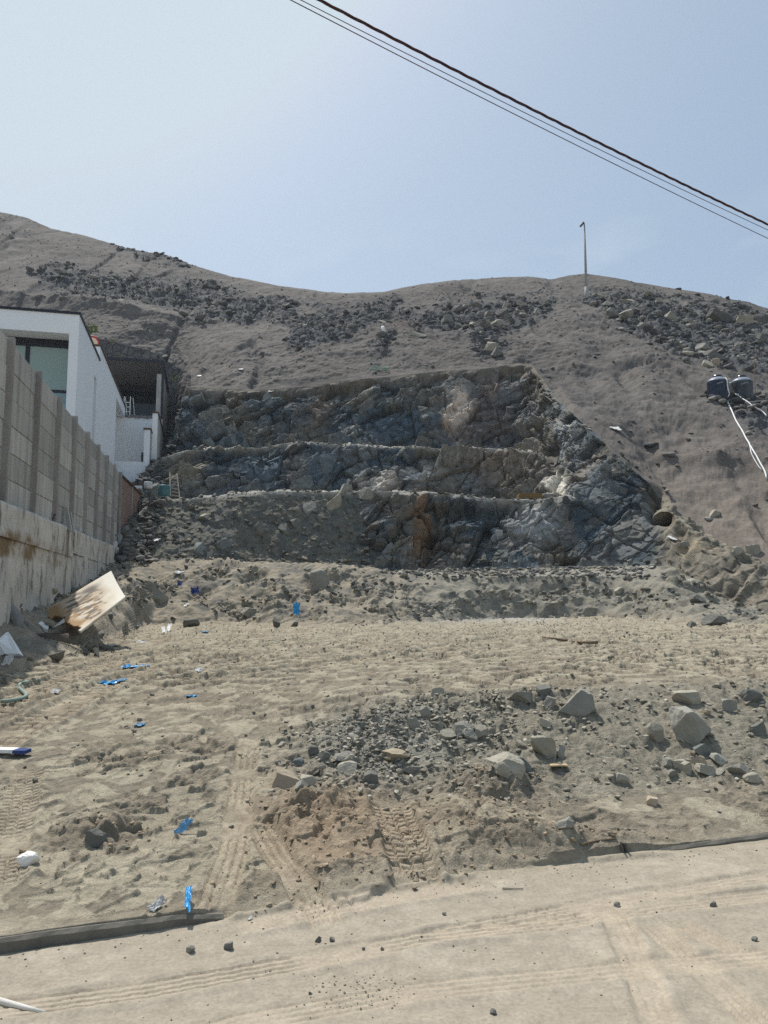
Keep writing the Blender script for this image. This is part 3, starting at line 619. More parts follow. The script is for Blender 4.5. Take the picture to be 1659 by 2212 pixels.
# ------------------------------------------------------------------ the wall side: precast wall, footing, brick wall, house, pavilion
DX, DY = -.2297, .9733
def frame(ox, oy, dx, dy):
    return lambda a, b, z: (ox + a * dx + b * dy, oy + a * dy - b * dx, z)
fr = frame(-3.35, 0, DX, DY)           # a: back along the lot line, b: towards the lot
def concrete(name, c1, c2, streak=1.0, sc=1.2, vary=.0, band=False):
    m, t, p = new_mat(name); v = coords(t); g = t.nodes.new('ShaderNodeNewGeometry')
    mp = t.nodes.new('ShaderNodeMapping'); mp.inputs['Scale'].default_value = (2.6, 2.6, .22); t.links.new(g.outputs['Position'], mp.inputs[0])
    n = noise_node(t, sc, 8, .65, g.outputs['Position']); col = ramp(t, n.outputs[0], [(.3, c1), (.7, c2)]).outputs[0]
    s_ = noise_node(t, 1.6, 6, .7, mp.outputs[0]); st = ramp(t, s_.outputs[0], [(.36, 1 - .38 * streak), (.56, 1.06)])
    col = mixc(t, col, st.outputs[0], None, 'MULTIPLY', 1.0)
    f_ = noise_node(t, 30, 4, .7, g.outputs['Position']); col = mixc(t, col, ramp(t, f_.outputs[0], [(.3, .86), (.7, 1.1)]).outputs[0], None, 'MULTIPLY', 1.0)
    if vary:
        oi = t.nodes.new('ShaderNodeObjectInfo'); col = mixc(t, col, ramp(t, oi.outputs['Random'], [(0, 1 - vary), (1, 1 + vary)]).outputs[0], None, 'MULTIPLY', 1.0)
    if band:
        sp_ = t.nodes.new('ShaderNodeSeparateXYZ'); t.links.new(g.outputs['Position'], sp_.inputs[0])
        n3 = noise_node(t, 1.3, 6, .7, g.outputs['Position'])
        ad = t.nodes.new('ShaderNodeMath'); ad.operation = 'MULTIPLY_ADD'; ad.inputs[1].default_value = .5; t.links.new(n3.outputs[0], ad.inputs[0]); t.links.new(sp_.outputs[2], ad.inputs[2])
        rb = ramp(t, ad.outputs[0], [(0, 0), (1, 0)]); rb.color_ramp.interpolation = 'LINEAR'
        mr = t.nodes.new('ShaderNodeMapRange'); mr.inputs[1].default_value = 2.2; mr.inputs[2].default_value = 3.4; t.links.new(ad.outputs[0], mr.inputs[0])
        t.links.new(mr.outputs[0], rb.inputs[0]); e = rb.color_ramp.elements
        e[0].position = .20; e[0].color = (0, 0, 0, 1); e[1].position = .62; e[1].color = (0, 0, 0, 1)
        k = e.new(.28); k.color = (1, 1, 1, 1); k = e.new(.50); k.color = (1, 1, 1, 1)
        fy = t.nodes.new('ShaderNodeMapRange'); fy.inputs[1].default_value = 20; fy.inputs[2].default_value = 14.5; t.links.new(sp_.outputs[1], fy.inputs[0])
        mu = t.nodes.new('ShaderNodeMath'); mu.operation = 'MULTIPLY'; t.links.new(rb.outputs[0], mu.inputs[0]); t.links.new(fy.outputs[0], mu.inputs[1])
        col = mixc(t, col, (.225, .16, .09), mu.outputs[0])
        mp2 = t.nodes.new('ShaderNodeMapping'); mp2.inputs['Scale'].default_value = (2.2, 2.2, .8); t.links.new(g.outputs['Position'], mp2.inputs[0])
        n4 = noise_node(t, 1.5, 10, .75, mp2.outputs[0]); bl = ramp(t, n4.outputs[0], [(.52, 0), (.58, .8)]); col = mixc(t, col, (.14, .115, .085), bl.outputs[0])
        n5 = noise_node(t, .9, 6, .7, g.outputs['Position']); wh = ramp(t, n5.outputs[0], [(.46, 0), (.56, .75)]); col = mixc(t, col, (.62, .58, .51), wh.outputs[0])
    t.links.new(col, p.inputs['Base Color']); p.inputs['Roughness'].default_value = .9; p.inputs['Specular IOR Level'].default_value = .15
    bump(t, p, f_.outputs[0], .25, .01); return m
M_PANEL = concrete('precast_concrete', (.36, .355, .33), (.48, .465, .425), .7, .9, .17)
M_POST = concrete('post_concrete', (.30, .275, .255), (.39, .365, .34), .4, 2.0, .08)
M_BASE = concrete('cast_concrete', (.42, .40, .36), (.59, .565, .515), .22, .7, 0, True)
M_WHITE = speck('white_plaster', (.84, .87, .90), (.89, .92, .95), .7, .8, .06, .004, .25)
M_CEMENT = concrete('cement_render', (.33, .32, .31), (.46, .45, .43), .6, 1.0)
M_DARK = speck('dark_metal', (.012, .014, .022), (.020, .022, .034), 8, .45, .05, .002, .4)
M_COPING = speck('brown_coping', (.085, .055, .045), (.14, .09, .07), 6, .8)
M_GLASS, _t, _p = new_mat('frosted_glass'); _p.inputs['Base Color'].default_value = (.30, .40, .37, 1); _p.inputs['Roughness'].default_value = .22; _p.inputs['Specular IOR Level'].default_value = .6
M_GLASSB, _t, _p = new_mat('blue_frosted_glass'); _p.inputs['Base Color'].default_value = (.22, .36, .40, 1); _p.inputs['Roughness'].default_value = .18; _p.inputs['Specular IOR Level'].default_value = .6
M_DGLASS, _t, _p = new_mat('dark_glass'); _p.inputs['Base Color'].default_value = (.012, .015, .017, 1); _p.inputs['Roughness'].default_value = .08

wall_root = thing('precast_wall', fr(20, 0, 3.2), 'grey precast concrete panel wall standing on the stained concrete footing', 'wall')
NP = 9; pa = [12.84 + 2.235 * i for i in range(-3, NP)]
zb = lambda a: 3.13 + .018 * (a - 15); zt = lambda a: 5.93 + .030 * (a - 15)
for i, a in enumerate(pa):
    m = MB(); m.box(fr, a - .06, a + .06, -.08, .11, zb(a) - .1, zt(a) + .03)
    m.box(fr, a - .03, a + .03, .11, .116, zb(a), zt(a) - .1)
    m.build('post', M_POST, wall_root, bevel=.012)
for i in range(len(pa) - 1):
    a0, a1 = pa[i] + .06, pa[i + 1] - .06
    for k in range(6):
        l0 = lambda a, q: zb(a) + (zt(a) - zb(a)) * q / 6
        jb = random.uniform(-.012, .012); dz = random.uniform(-.006, .006)
        m = MB(); m.box(fr, a0, a1, -.035 + jb, .015 + jb, l0(a0, k) + .012, l0(a0, k + 1) + dz - .004, l0(a1, k) + .012, l0(a1, k + 1) - dz - .004)
        m.build('panel', M_PANEL, wall_root, bevel=.008)
rw = thing('retaining_wall', fr(20, .1, 1.0), 'stained pale concrete retaining wall along the left edge of the lot', 'wall')
def rough_slab(fr, a0, a1, b0, bf, z0, z1, z1b, na, nz, amp, seed, batter=0.0):
    """slab with an uneven cast face towards the lot"""
    m = MB(); aa = np.linspace(a0, a1, na); V = []; top = [z1 + (z1b - z1) * (a - a0) / (a1 - a0) for a in aa]
    nx = np.array([[a * 1.0 for a in aa]] * (nz + 1)).ravel(); nz_ = np.array([[z0 + (t_ - z0) * j / nz for t_ in top] for j in range(nz + 1)]).ravel()
    nn = fbm2(nx * .9, nz_ * 1.1, 4, seed) * amp + fbm2(nx * 4, nz_ * 4, 2, seed + 5) * amp * .25
    for j in range(nz + 1):
        for i, a in enumerate(aa):
            z = z0 + (top[i] - z0) * j / nz; V.append(fr(a, bf + nn[j * na + i] + batter * (1 - j / nz), z))
    Fc = [(j * na + i, j * na + i + 1, (j + 1) * na + i + 1, (j + 1) * na + i) for j in range(nz) for i in range(na - 1)]
    k = len(V); V += [fr(a, b0, top[i] - .004) for i, a in enumerate(aa)] + [fr(a, b0, z0) for a in aa]
    Fc += [(nz * na + i, nz * na + i + 1, k + i + 1, k + i) for i in range(na - 1)]
    Fc += [(k + i, k + i + 1, k + na + i + 1, k + na + i) for i in range(na - 1)]
    Fc += [tuple([j * na for j in range(nz + 1)] + [k, k + na])[::-1], tuple([j * na + na - 1 for j in range(nz + 1)] + [k + na - 1, k + 2 * na - 1])]
    return m.add(V, Fc)
rough_slab(fr, 6.0, 19.2, -.3, .16, -.1, 2.52, 2.62, 90, 26, .018, 901, .06).build('lower_wall', M_BASE, rw, True)
rough_slab(fr, 19.23, 30.9, -.3, .14, .8, 2.62, 2.78, 80, 26, .022, 902, .08).build('lower_wall', M_BASE, rw, True)
rough_slab(fr, 6.0, 19.2, -.3, .19, 2.525, zb(6), zb(19.2), 90, 10, .03, 903).build('upper_beam', M_BASE, rw, True)
rough_slab(fr, 19.23, 30.9, -.3, .165, 2.63, zb(19.2), zb(30.9), 80, 10, .035, 904).build('upper_beam', M_BASE, rw, True)

# brick wall
bx0, by0, bx1, by1 = -10.42, 30.05, -11.12, 35.0
bl = math.hypot(bx1 - bx0, by1 - by0); fb = frame(bx0, by0, (bx1 - bx0) / bl, (by1 - by0) / bl)
M_BRICK, t, p = new_mat('brickwork'); g = t.nodes.new('ShaderNodeTexCoord'); mp = t.nodes.new('ShaderNodeMapping'); t.links.new(g.outputs['Object'], mp.inputs[0]); mp.inputs['Rotation'].default_value = (R(90), 0, R(8)); mp.vector_type = 'TEXTURE'
b_ = t.nodes.new('ShaderNodeTexBrick'); b_.inputs['Scale'].default_value = 2.0; b_.inputs['Color1'].default_value = (.25, .12, .08, 1); b_.inputs['Color2'].default_value = (.31, .16, .11, 1); b_.inputs['Mortar'].default_value = (.30, .27, .24, 1)
b_.inputs['Mortar Size'].default_value = .03; b_.inputs['Brick Width'].default_value = .5; b_.inputs['Row Height'].default_value = .22
sw = t.nodes.new('ShaderNodeSeparateXYZ'); cw = t.nodes.new('ShaderNodeCombineXYZ'); t.links.new(g.outputs['Object'], sw.inputs[0]); t.links.new(sw.outputs[1], cw.inputs[0]); t.links.new(sw.outputs[2], cw.inputs[1]); t.links.new(cw.outputs[0], b_.inputs['Vector'])
n_ = noise_node(t, 3, 6, .7, g.outputs['Object']); t.links.new(mixc(t, b_.outputs[0], ramp(t, n_.outputs[0], [(.3, .75), (.7, 1.15)]).outputs[0], None, 'MULTIPLY', 1.0), p.inputs['Base Color']); p.inputs['Roughness'].default_value = .9
bw_ = thing('brick_wall', fb(2.5, 0, 3.4), 'reddish brick wall with brown coping at the far end of the panel wall', 'wall')
m = MB(); m.box(fb, .16, bl, -.14, 0, 4.0, 6.30, 4.1, 6.14); m.build('brickwork', M_BRICK, bw_)
for a in (.0, 2.55):
    m = MB(); m.box(fb, a, a + .16, -.16, .03, 3.9, 6.31 - .03 * a); m.build('column', M_CEMENT, bw_, bevel=.01)
m = MB(); m.box(fb, -.05, bl + .03, -.2, .07, 6.315, 6.375, 6.155, 6.215); m.build('coping', M_COPING, bw_)
rough_slab(fb, -.35, bl + 1.9, -.3, .10, 1.8, 4.0, 4.1, 40, 16, .035, 905).build('footing', M_CEMENT, bw_, True)
m = MB(); m.box(fb, bl + .02, bl + 1.7, -.16, .0, 4.1, 6.62); m.build('rear_panel', M_CEMENT, bw_)
m = MB(); m.box(fb, bl + .0, bl + .018, -.45, .005, 4.1, 6.62); m.build('end_face', M_WHITE, bw_)
m = MB(); m.box(fb, bl - .02, bl + 1.75, -.48, .05, 6.625, 6.69); m.build('coping', M_COPING, bw_)
m = MB(); m.box(fb, -.38, -.06, -.1, .02, 3.3, 6.3); m.box(fb, -.22, -.12, .02, .06, 3.3, 4.4); m.build('gap_post', speck('rusty_post', (.16, .12, .10), (.24, .20, .17), 3), bw_)

# white house
hs = thing('house', fr(30, -3, 5), 'white flat roofed house with frosted windows rising behind the panel wall', 'house')
b0 = -1.02
def hbox(name, mat, *a, bevel=0):
    m = MB(); m.box(fr, *a); return m.build(name, mat, hs, bevel=bevel)
hbox('front_pillar', M_WHITE, 26.24, 27.3, b0 - .30, b0, 3.0, 10.42)
hbox('front_fascia', M_WHITE, 26.24, 27.3, -10, b0, 10.42, 11.1)
hbox('side_wall', M_WHITE, 27.3, 30.3, b0 - .25, b0, 3.0, 11.1)
hbox('side_wall', M_WHITE, 30.3, 31.0, b0 - .25, b0, 10.16, 11.1)
hbox('slit_window', speck('lilac_plaster', (.36, .36, .41), (.42, .42, .47), 1, .8, .05), 30.3, 31.0, b0 - .40, b0 - .30, 3.0, 10.16)
hbox('side_wall', M_WHITE, 31.0, 31.6, b0 - .25, b0, 3.0, 11.1)
hbox('roof', M_CEMENT, 27.3, 31.6, -10, b0 - .25, 10.7, 11.04)
hbox('rear_block', M_WHITE, 31.6, 38.0, -5, b0 + .003, 3.0, 11.72)
hbox('rear_block', M_WHITE, 38.0, 42.2, -5, b0 + .003, 11.2, 11.72)
hbox('roof_coping', M_DARK, 26.20, 26.42, -10, b0 + .04, 11.102, 11.19)
hbox('roof_coping', M_DARK, 26.42, 31.6, b0 - .22, b0 + .04, 11.102, 11.19)
hbox('roof_coping', M_COPING, 31.56, 42.25, b0 - .22, b0 + .05, 11.722, 11.80)
wn = hbox('window', M_DARK, 27.0, 27.12, -10, b0 - .30, 10.14, 10.418)
for (bb0, bb1) in ((-2.83, -2.69), (-5.2, -5.06), (-1.36, -1.322)):
    m = MB(); m.box(fr, 27.02, 27.10, bb0, bb1, 4.0, 10.14); m.build('mullion', M_DARK, wn)
m = MB(); m.box(fr, 27.03, 27.09, -10, -1.36, 8.55, 8.65); m.build('transom', M_DARK, wn)
for (bb0, bb1) in ((-2.69, -1.36), (-5.06, -2.83), (-10, -5.2)):
    m = MB(); m.box(fr, 27.05, 27.07, bb0, bb1, 8.65, 10.14); m.build('pane', M_GLASS, wn)
    m = MB(); m.box(fr, 27.05, 27.07, bb0, bb1, 4.0, 8.55); m.build('pane', M_GLASSB, wn)
hbox('front_plinth', M_WHITE, 26.9, 27.3, -10, b0 - .30, 0, 4.0)
hbox('room_wall', M_CEMENT, 27.6, 27.7, -10, b0 - .25, 3.0, 10.7)
# terrace and boundary wall behind the brick wall
tw = thing('terrace_wall', fr(39, -1, 5), 'white terrace walls with a low parapet between the house and the excavation', 'wall')
def tbox(name, mat, *a):
    m = MB(); m.box(fr, *a); return m.build(name, mat, tw)
tbox('parapet', M_WHITE, 38.42, 38.62, -5, .30, 3.5, 8.15)
tbox('back_wall', M_WHITE, 42.2, 42.4, -5, .55, 5, 11.25)
m = MB()
for k in range(14): m.tube([fr(42.12, -1.55 + .155 * k, 11.28 - .02 * (k % 3)), fr(42.5, -1.55 + .155 * k, 11.30)], .085, 8)
m.build('tile_coping', speck('grey_tile', (.17, .16, .165), (.25, .24, .25), 5), tw)
tbox('floor_slab', M_CEMENT, 38.62, 42.2, -5, .3, 7.0, 7.14)
bwl = thing('boundary_wall', fr(41, .7, 6), 'white ended boundary wall with stepped brown coping beside the rubble', 'wall')
def bbox(name, mat, *a):
    m = MB(); m.box(fr, *a); return m.build(name, mat, bwl)
bbox('pier', M_WHITE, 38.40, 38.48, .302, .58, 4.5, 9.78); bbox('lower_wall', M_CEMENT, 38.48, 39.6, .302, .60, 4.5, 9.78)
bbox('coping', M_COPING, 38.34, 39.5, .26, .64, 9.785, 9.86)
bbox('pier', M_WHITE, 39.40, 39.47, .603, .86, 5.0, 10.86); bbox('upper_wall', M_CEMENT, 39.47, 46.2, .62, .87, 5.5, 10.86)
bbox('coping', M_COPING, 39.34, 46.3, .58, .92, 10.865, 10.94)
bbox('drain_pipe', speck('grey_pipe', (.5, .5, .52), (.6, .6, .62), 3), 38.33, 38.39, .12, .18, 6.3, 7.6)
bbox('vent', M_DARK, 38.36, 38.40, .20, .298, 8.16, 8.62)
# pavilion with the black steel frame
pv = thing('pavilion', (-14.5, 48, 12.3), 'black framed terrace pavilion with grey ceiling above the white house', 'pavilion')
fp = frame(-13.5, 46.0, DX, DY)
def pbox(name, mat, *a, par=None):
    m = MB(); m.box(fp, *a); return m.build(name, mat, par or pv)
pbox('base_wall', M_CEMENT, .0, .2, -4.2, .0, 7.5, 12.28); pbox('base_wall', M_CEMENT, .2, 7.2, -.2, .0, 7.5, 12.28)
pbox('floor_slab', M_CEMENT, .2, 7.2, -4.2, -.2, 12.1, 12.28)
pbox('ceiling', speck('grey_ceiling', (.13, .13, .13), (.17, .17, .168), .8, .9, .03), .06, 7.1, -4.2, -.06, 15.84, 15.93)
pbox('roof_frame', M_DARK, .0, .06, -4.2, .0, 15.80, 15.97); pbox('roof_frame', M_DARK, .06, 7.2, -.06, .0, 15.82, 15.97)
pbox('front_post', M_DARK, .0, .09, -.13, -.0, 12.28, 15.80)
pbox('side_wall', M_CEMENT, .16, 7.15, -.2, -.02, 12.28, 15.1); pbox('side_wall', M_CEMENT, .02, .16, -.42, -.14, 12.28, 15.1)
pbox('lower_rail', M_DARK, .01, .07, -4.2, -.13, 12.28, 12.40)
gl = pbox('glass_front', M_DARK, 5.3, 5.4, -4.2, -.2, 15.3, 15.5)
for bb in (-.32, -2.2, -3.9): pbox('mullion', M_DARK, 5.3, 5.38, bb - .08, bb + .08, 12.28, 15.3, par=gl)
pbox('transom', M_DARK, 5.3, 5.38, -4.2, -.2, 14.82, 14.90, par=gl); pbox('transom', M_DARK, 5.3, 5.38, -4.2, -.2, 13.55, 13.63, par=gl)
pbox('pane', M_DGLASS, 5.35, 5.36, -4.2, -.2, 12.28, 15.3, par=gl)
fl = thing('folding_ladder', fp(1.2, -2.2, 12.28), 'white folding step ladder standing open in the pavilion', 'ladder')
M_LAD = speck('white_metal', (.72, .72, .70), (.8, .8, .78), 4, .5)
for bb in (-2.45, -2.0):
    m = MB(); m.tube([fp(1.0, bb, 12.28), fp(1.5, bb + (.05 if bb < -2.2 else -.05), 13.95)], .03, 6); m.build('leg', M_LAD, fl)
    m = MB(); m.tube([fp(2.0, bb + .25, 12.28), fp(1.55, bb + .1, 13.9)], .025, 6); m.build('leg', M_LAD, fl)
for k in range(4):
    m = MB(); q = (k + 1) / 5; m.tube([fp(1 + .5 * q, -2.45 + .05 * q, 12.28 + 1.6 * q), fp(1 + .5 * q, -2.0 - .05 * q, 12.28 + 1.6 * q)], .022, 6); m.build('tread', M_LAD, fl)
# dry stone wall behind
M_STONE, t, p = new_mat('dark_fieldstone'); v = coords(t, (1, 1, 1)); vo = t.nodes.new('ShaderNodeTexVoronoi'); vo.inputs['Scale'].default_value = 2.0; t.links.new(v, vo.inputs['Vector'])
ve = t.nodes.new('ShaderNodeTexVoronoi'); ve.feature = 'DISTANCE_TO_EDGE'; ve.inputs['Scale'].default_value = 2.0; t.links.new(v, ve.inputs['Vector'])
sc_ = t.nodes.new('ShaderNodeSeparateColor'); t.links.new(vo.outputs['Color'], sc_.inputs[0])
c_ = ramp(t, sc_.outputs[0], [(0, (.085, .085, .088)), (1, (.17, .165, .155))]); e_ = ramp(t, ve.outputs[0], [(.0, .35), (.08, 1)])
n_ = noise_node(t, 6, 6, .7, v); c2_ = mixc(t, c_.outputs[0], ramp(t, n_.outputs[0], [(.3, .75), (.7, 1.2)]).outputs[0], None, 'MULTIPLY', 1.0)
t.links.new(mixc(t, c2_, e_.outputs[0], None, 'MULTIPLY', 1.0), p.inputs['Base Color']); p.inputs['Roughness'].default_value = .9; bump(t, p, e_.outputs[0], .8, .08)
def stone_wall(pts, yd, thick, z0, name, label):
    V, Fc = [], []; n = 60; m_ = 24
    xs = np.linspace(pts[0][0], pts[-1][0], n)
    for i, X in enumerate(xs):
        Yt = np.interp(X, [q[0] for q in pts], [q[1] for q in pts]); P = PY(X, Yt, yd); zt_ = P[2]
        for j in range(m_):
            z = z0 + (zt_ - z0) * j / (m_ - 1); x = WX(X, yd, zt_)[0]
            V.append((x, yd + .9 * (j / (m_ - 1)) - .45, z))
    V = np.array(V); h, e, r_ = facets(V[:, 0] * 2, V[:, 1] * 2, V[:, 2] * 2.2, 707, .4, .5); V[:, 1] -= h * .16 + .1 * np.minimum(e, .3)
    Fc = [(i * m_ + j, (i + 1) * m_ + j, (i + 1) * m_ + j + 1, i * m_ + j + 1) for i in range(n - 1) for j in range(m_ - 1)]
    k = len(V); V = np.concatenate([V, np.array([(V[i * m_ + m_ - 1][0], yd + thick + .45, V[i * m_ + m_ - 1][2]) for i in range(n)])])
    Fc += [(i * m_ + m_ - 1, (i + 1) * m_ + m_ - 1, k + i + 1, k + i) for i in range(n - 1)]
    return tag(mesh(name, V, Fc, M_STONE), label, 'wall')
stone_wall([(150, 722), (215, 728), (262, 738), (330, 758), (372, 786), (394, 796)], 53.5, 1.2, 10.5, 'stone_wall', 'dark dry stone retaining wall on the slope above the pavilion')

# ------------------------------------------------------------------ plants, small things up there
def shrub(X, Y, yd, w_, h_, c1, c2, label, n=160, lowdepth=.3):
    P = PY(X, Y, yd); r_ = thing('shrub', P, label, 'plant'); k = yd / F; W_, H_ = w_ * k, h_ * k
    V, Fc = [], []
    for i in range(n):
        q = rng.normal(size=3); q /= np.linalg.norm(q); rr = rng.random() ** .4
        c = np.array([P[0] + q[0] * W_ / 2 * rr, P[1] + q[1] * W_ / 3 * rr, P[2] + H_ * (.5 + .5 * q[2] * rr)])
        a = rng.normal(size=3); a /= np.linalg.norm(a); b = np.cross(a, rng.normal(size=3)); b /= np.linalg.norm(b); s_ = W_ * rng.uniform(.05, .11)
        kk = len(V); V += [c - a * s_, c + b * s_ * .5, c + a * s_, c - b * s_ * .5]; Fc.append((kk, kk + 1, kk + 2, kk + 3))
    mesh('foliage', V, Fc, speck('leaf', c1, c2, 14, .6, 0), r_)
    m = MB()
    for i in range(4): m.tube([P, (P[0] + rng.uniform(-.3, .3) * W_, P[1], P[2] + H_ * .7)], .02, 5)
    m.build('stem', speck('stem', (.07, .06, .04), (.11, .09, .06), 5), r_)
shrub(196, 722, 53.0, 38, 26, (.09, .14, .03), (.20, .26, .06), 'leafy green shrub growing above the roof edge of the white house')
shrub(243, 740, 53.2, 12, 9, (.25, .24, .03), (.40, .36, .05), 'small yellow flowering plant high on the dark stone wall', 60)
shrub(259, 772, 53.2, 9, 8, (.30, .26, .03), (.45, .38, .05), 'smaller yellow flower tuft lower on the dark stone wall', 50)
shrub(377, 826, 51.5, 18, 24, (.08, .13, .03), (.17, .22, .06), 'green shrub growing behind the back corner of the pavilion', 120)
P = PY(198, 742, 35.0); m = MB()
ringp = [(P[0] + .34 * math.cos(q), P[1], P[2] + .34 * math.sin(q)) for q in np.linspace(0, 2 * math.pi, 33)]
rs = thing('round_sign', P, 'red rimmed round board half hidden behind the white roof edge', 'sign')
m.tube(ringp, .05, 8, False).build('rim', speck('red_paint', (.26, .035, .045), (.34, .05, .06), 5, .5), rs, True)
m = MB(); m.add([(P[0] + .32 * math.cos(q), P[1] + .01 * s_, P[2] + .32 * math.sin(q)) for s_ in (0, 1) for q in np.linspace(0, 2 * math.pi, 25)[:-1]], [tuple(range(24)), tuple(range(47, 23, -1))]).build('board', speck('cream_paint', (.55, .42, .28), (.66, .54, .38), 3), rs)

# ------------------------------------------------------------------ kerb
M_KERB = concrete('kerb_concrete', (.14, .13, .11), (.22, .20, .165), .3, 3)
def kerb(xa, xb, h, sink, label):
    n = 40; V, Fc = [], []
    for i in range(n):
        x = xa + (xb - xa) * i / (n - 1); y = kerb_y(x); hz_ = h * np.interp(i / (n - 1), sink[0], sink[1]); j = .004 * math.sin(i * 1.7)
        for (dy, z) in ((-.012 + j, -.05), (-.012 + j, hz_ - .015), (.004, hz_), (.05, hz_ + .002), (.06, -.05)):
            V.append((x - dy * .35, y + dy, z))
    Fc = [(i * 5 + k, (i + 1) * 5 + k, (i + 1) * 5 + k + 1, i * 5 + k + 1) for i in range(n - 1) for k in range(4)] + [(4, 3, 2, 1, 0), tuple((n - 1) * 5 + k for k in range(5))]
    o = mesh('kerb', V, Fc, M_KERB); tag(o, label, 'kerb', kind='structure')
kerb(-2.6, -.80, .063, ([0, .6, .9, 1], [1.05, 1, .75, .3]), 'grey concrete kerb at the left edge of the dirt road')
kerb(1.7, 4.5, .034, ([0, .2, .5, 1], [.5, .8, 1, 1.15]), 'half buried concrete kerb at the right edge of the dirt road')

# ------------------------------------------------------------------ rocks
def ico(sub):
    bm = bmesh.new(); bmesh.ops.create_icosphere(bm, subdivisions=sub, radius=1.0); bm.verts.ensure_lookup_table()
    V = np.array([v.co[:] for v in bm.verts]); Fc = [tuple(v.index for v in f.verts) for f in bm.faces]; bm.free(); return V, Fc
ICO = {k: ico(k + 1) for k in (1, 2, 3, 4)}
def rock_v(seed, sub, dims, cuts=11, rough=.05, boxy=0.0):
    r_ = np.random.default_rng(seed); V = ICO[sub][0].copy()
    if boxy: V = V / np.maximum(np.abs(V).max(1, keepdims=True), 1e-6) * boxy + V * (1 - boxy)
    for _ in range(cuts):
        n_ = r_.normal(size=3); n_ /= np.linalg.norm(n_); d = r_.uniform(.40, .80); q = V @ n_ - d; V = V - np.outer(np.maximum(q, 0), n_)
    o_ = r_.uniform(0, 50, 3); V = V * (1 + rough * fbm3(*(V * 2.2 + o_).T.astype(f32), 3, seed % 97) + rough * .35 * fbm3(*(V * 9 + o_).T.astype(f32), 2, seed % 89))[:, None]
    lo, hi_ = V.min(0), V.max(0); V = (V - (lo + hi_) / 2) / (hi_ - lo) * np.array(dims); return V
def rockmat(name, c1, c2, sc=5):
    m = speck(name, c1, c2, sc, .9, .5, .01, .15, vary=.16); return m
RM = {'pale': rockmat('pale_rock', (.30, .275, .22), (.41, .38, .31)), 'grey': rockmat('grey_rock', (.24, .232, .20), (.34, .325, .28)), 'dark': rockmat('dark_rock', (.14, .138, .125), (.21, .205, .182)),
      'blue': rockmat('blue_grey_rock', (.165, .18, .175), (.24, .255, .245)), 'tan': rockmat('tan_rock', (.35, .285, .205), (.45, .375, .285)), 'hill': rockmat('hill_rock', (.11, .105, .098), (.175, .167, .15), 2), 'white': rockmat('white_block', (.70, .67, .62), (.82, .80, .76))}
rs_i = [100]
def rock(X, Y, w_, h_, kind, label, boxy=.0, cuts=11, rot=0, sub=None, sink=.30, name='rock', cat='rock', depth=1.0, group=None):
    p_ = at(X, Y); k = p_.y / F * 1.02; W_ = w_ * k; H_ = h_ * k / (1 - sink * .6); rs_i[0] += 1
    V = rock_v(rs_i[0] * 7 + 3, sub or (4 if w_ > 45 else 3), (W_, W_ * .85 * depth, H_), cuts, .06, boxy)
    c, s_ = math.cos(rot), math.sin(rot); V = np.stack([V[:, 0] * c - V[:, 2] * s_, V[:, 1], V[:, 0] * s_ + V[:, 2] * c], 1)
    V += np.array([p_.x, p_.y + W_ * .25, p_.z + H_ * (.5 - sink)])
    return tag(mesh(name, V, ICO[sub or (4 if w_ > 45 else 3)][1], RM[kind], None, False), label, cat, group)
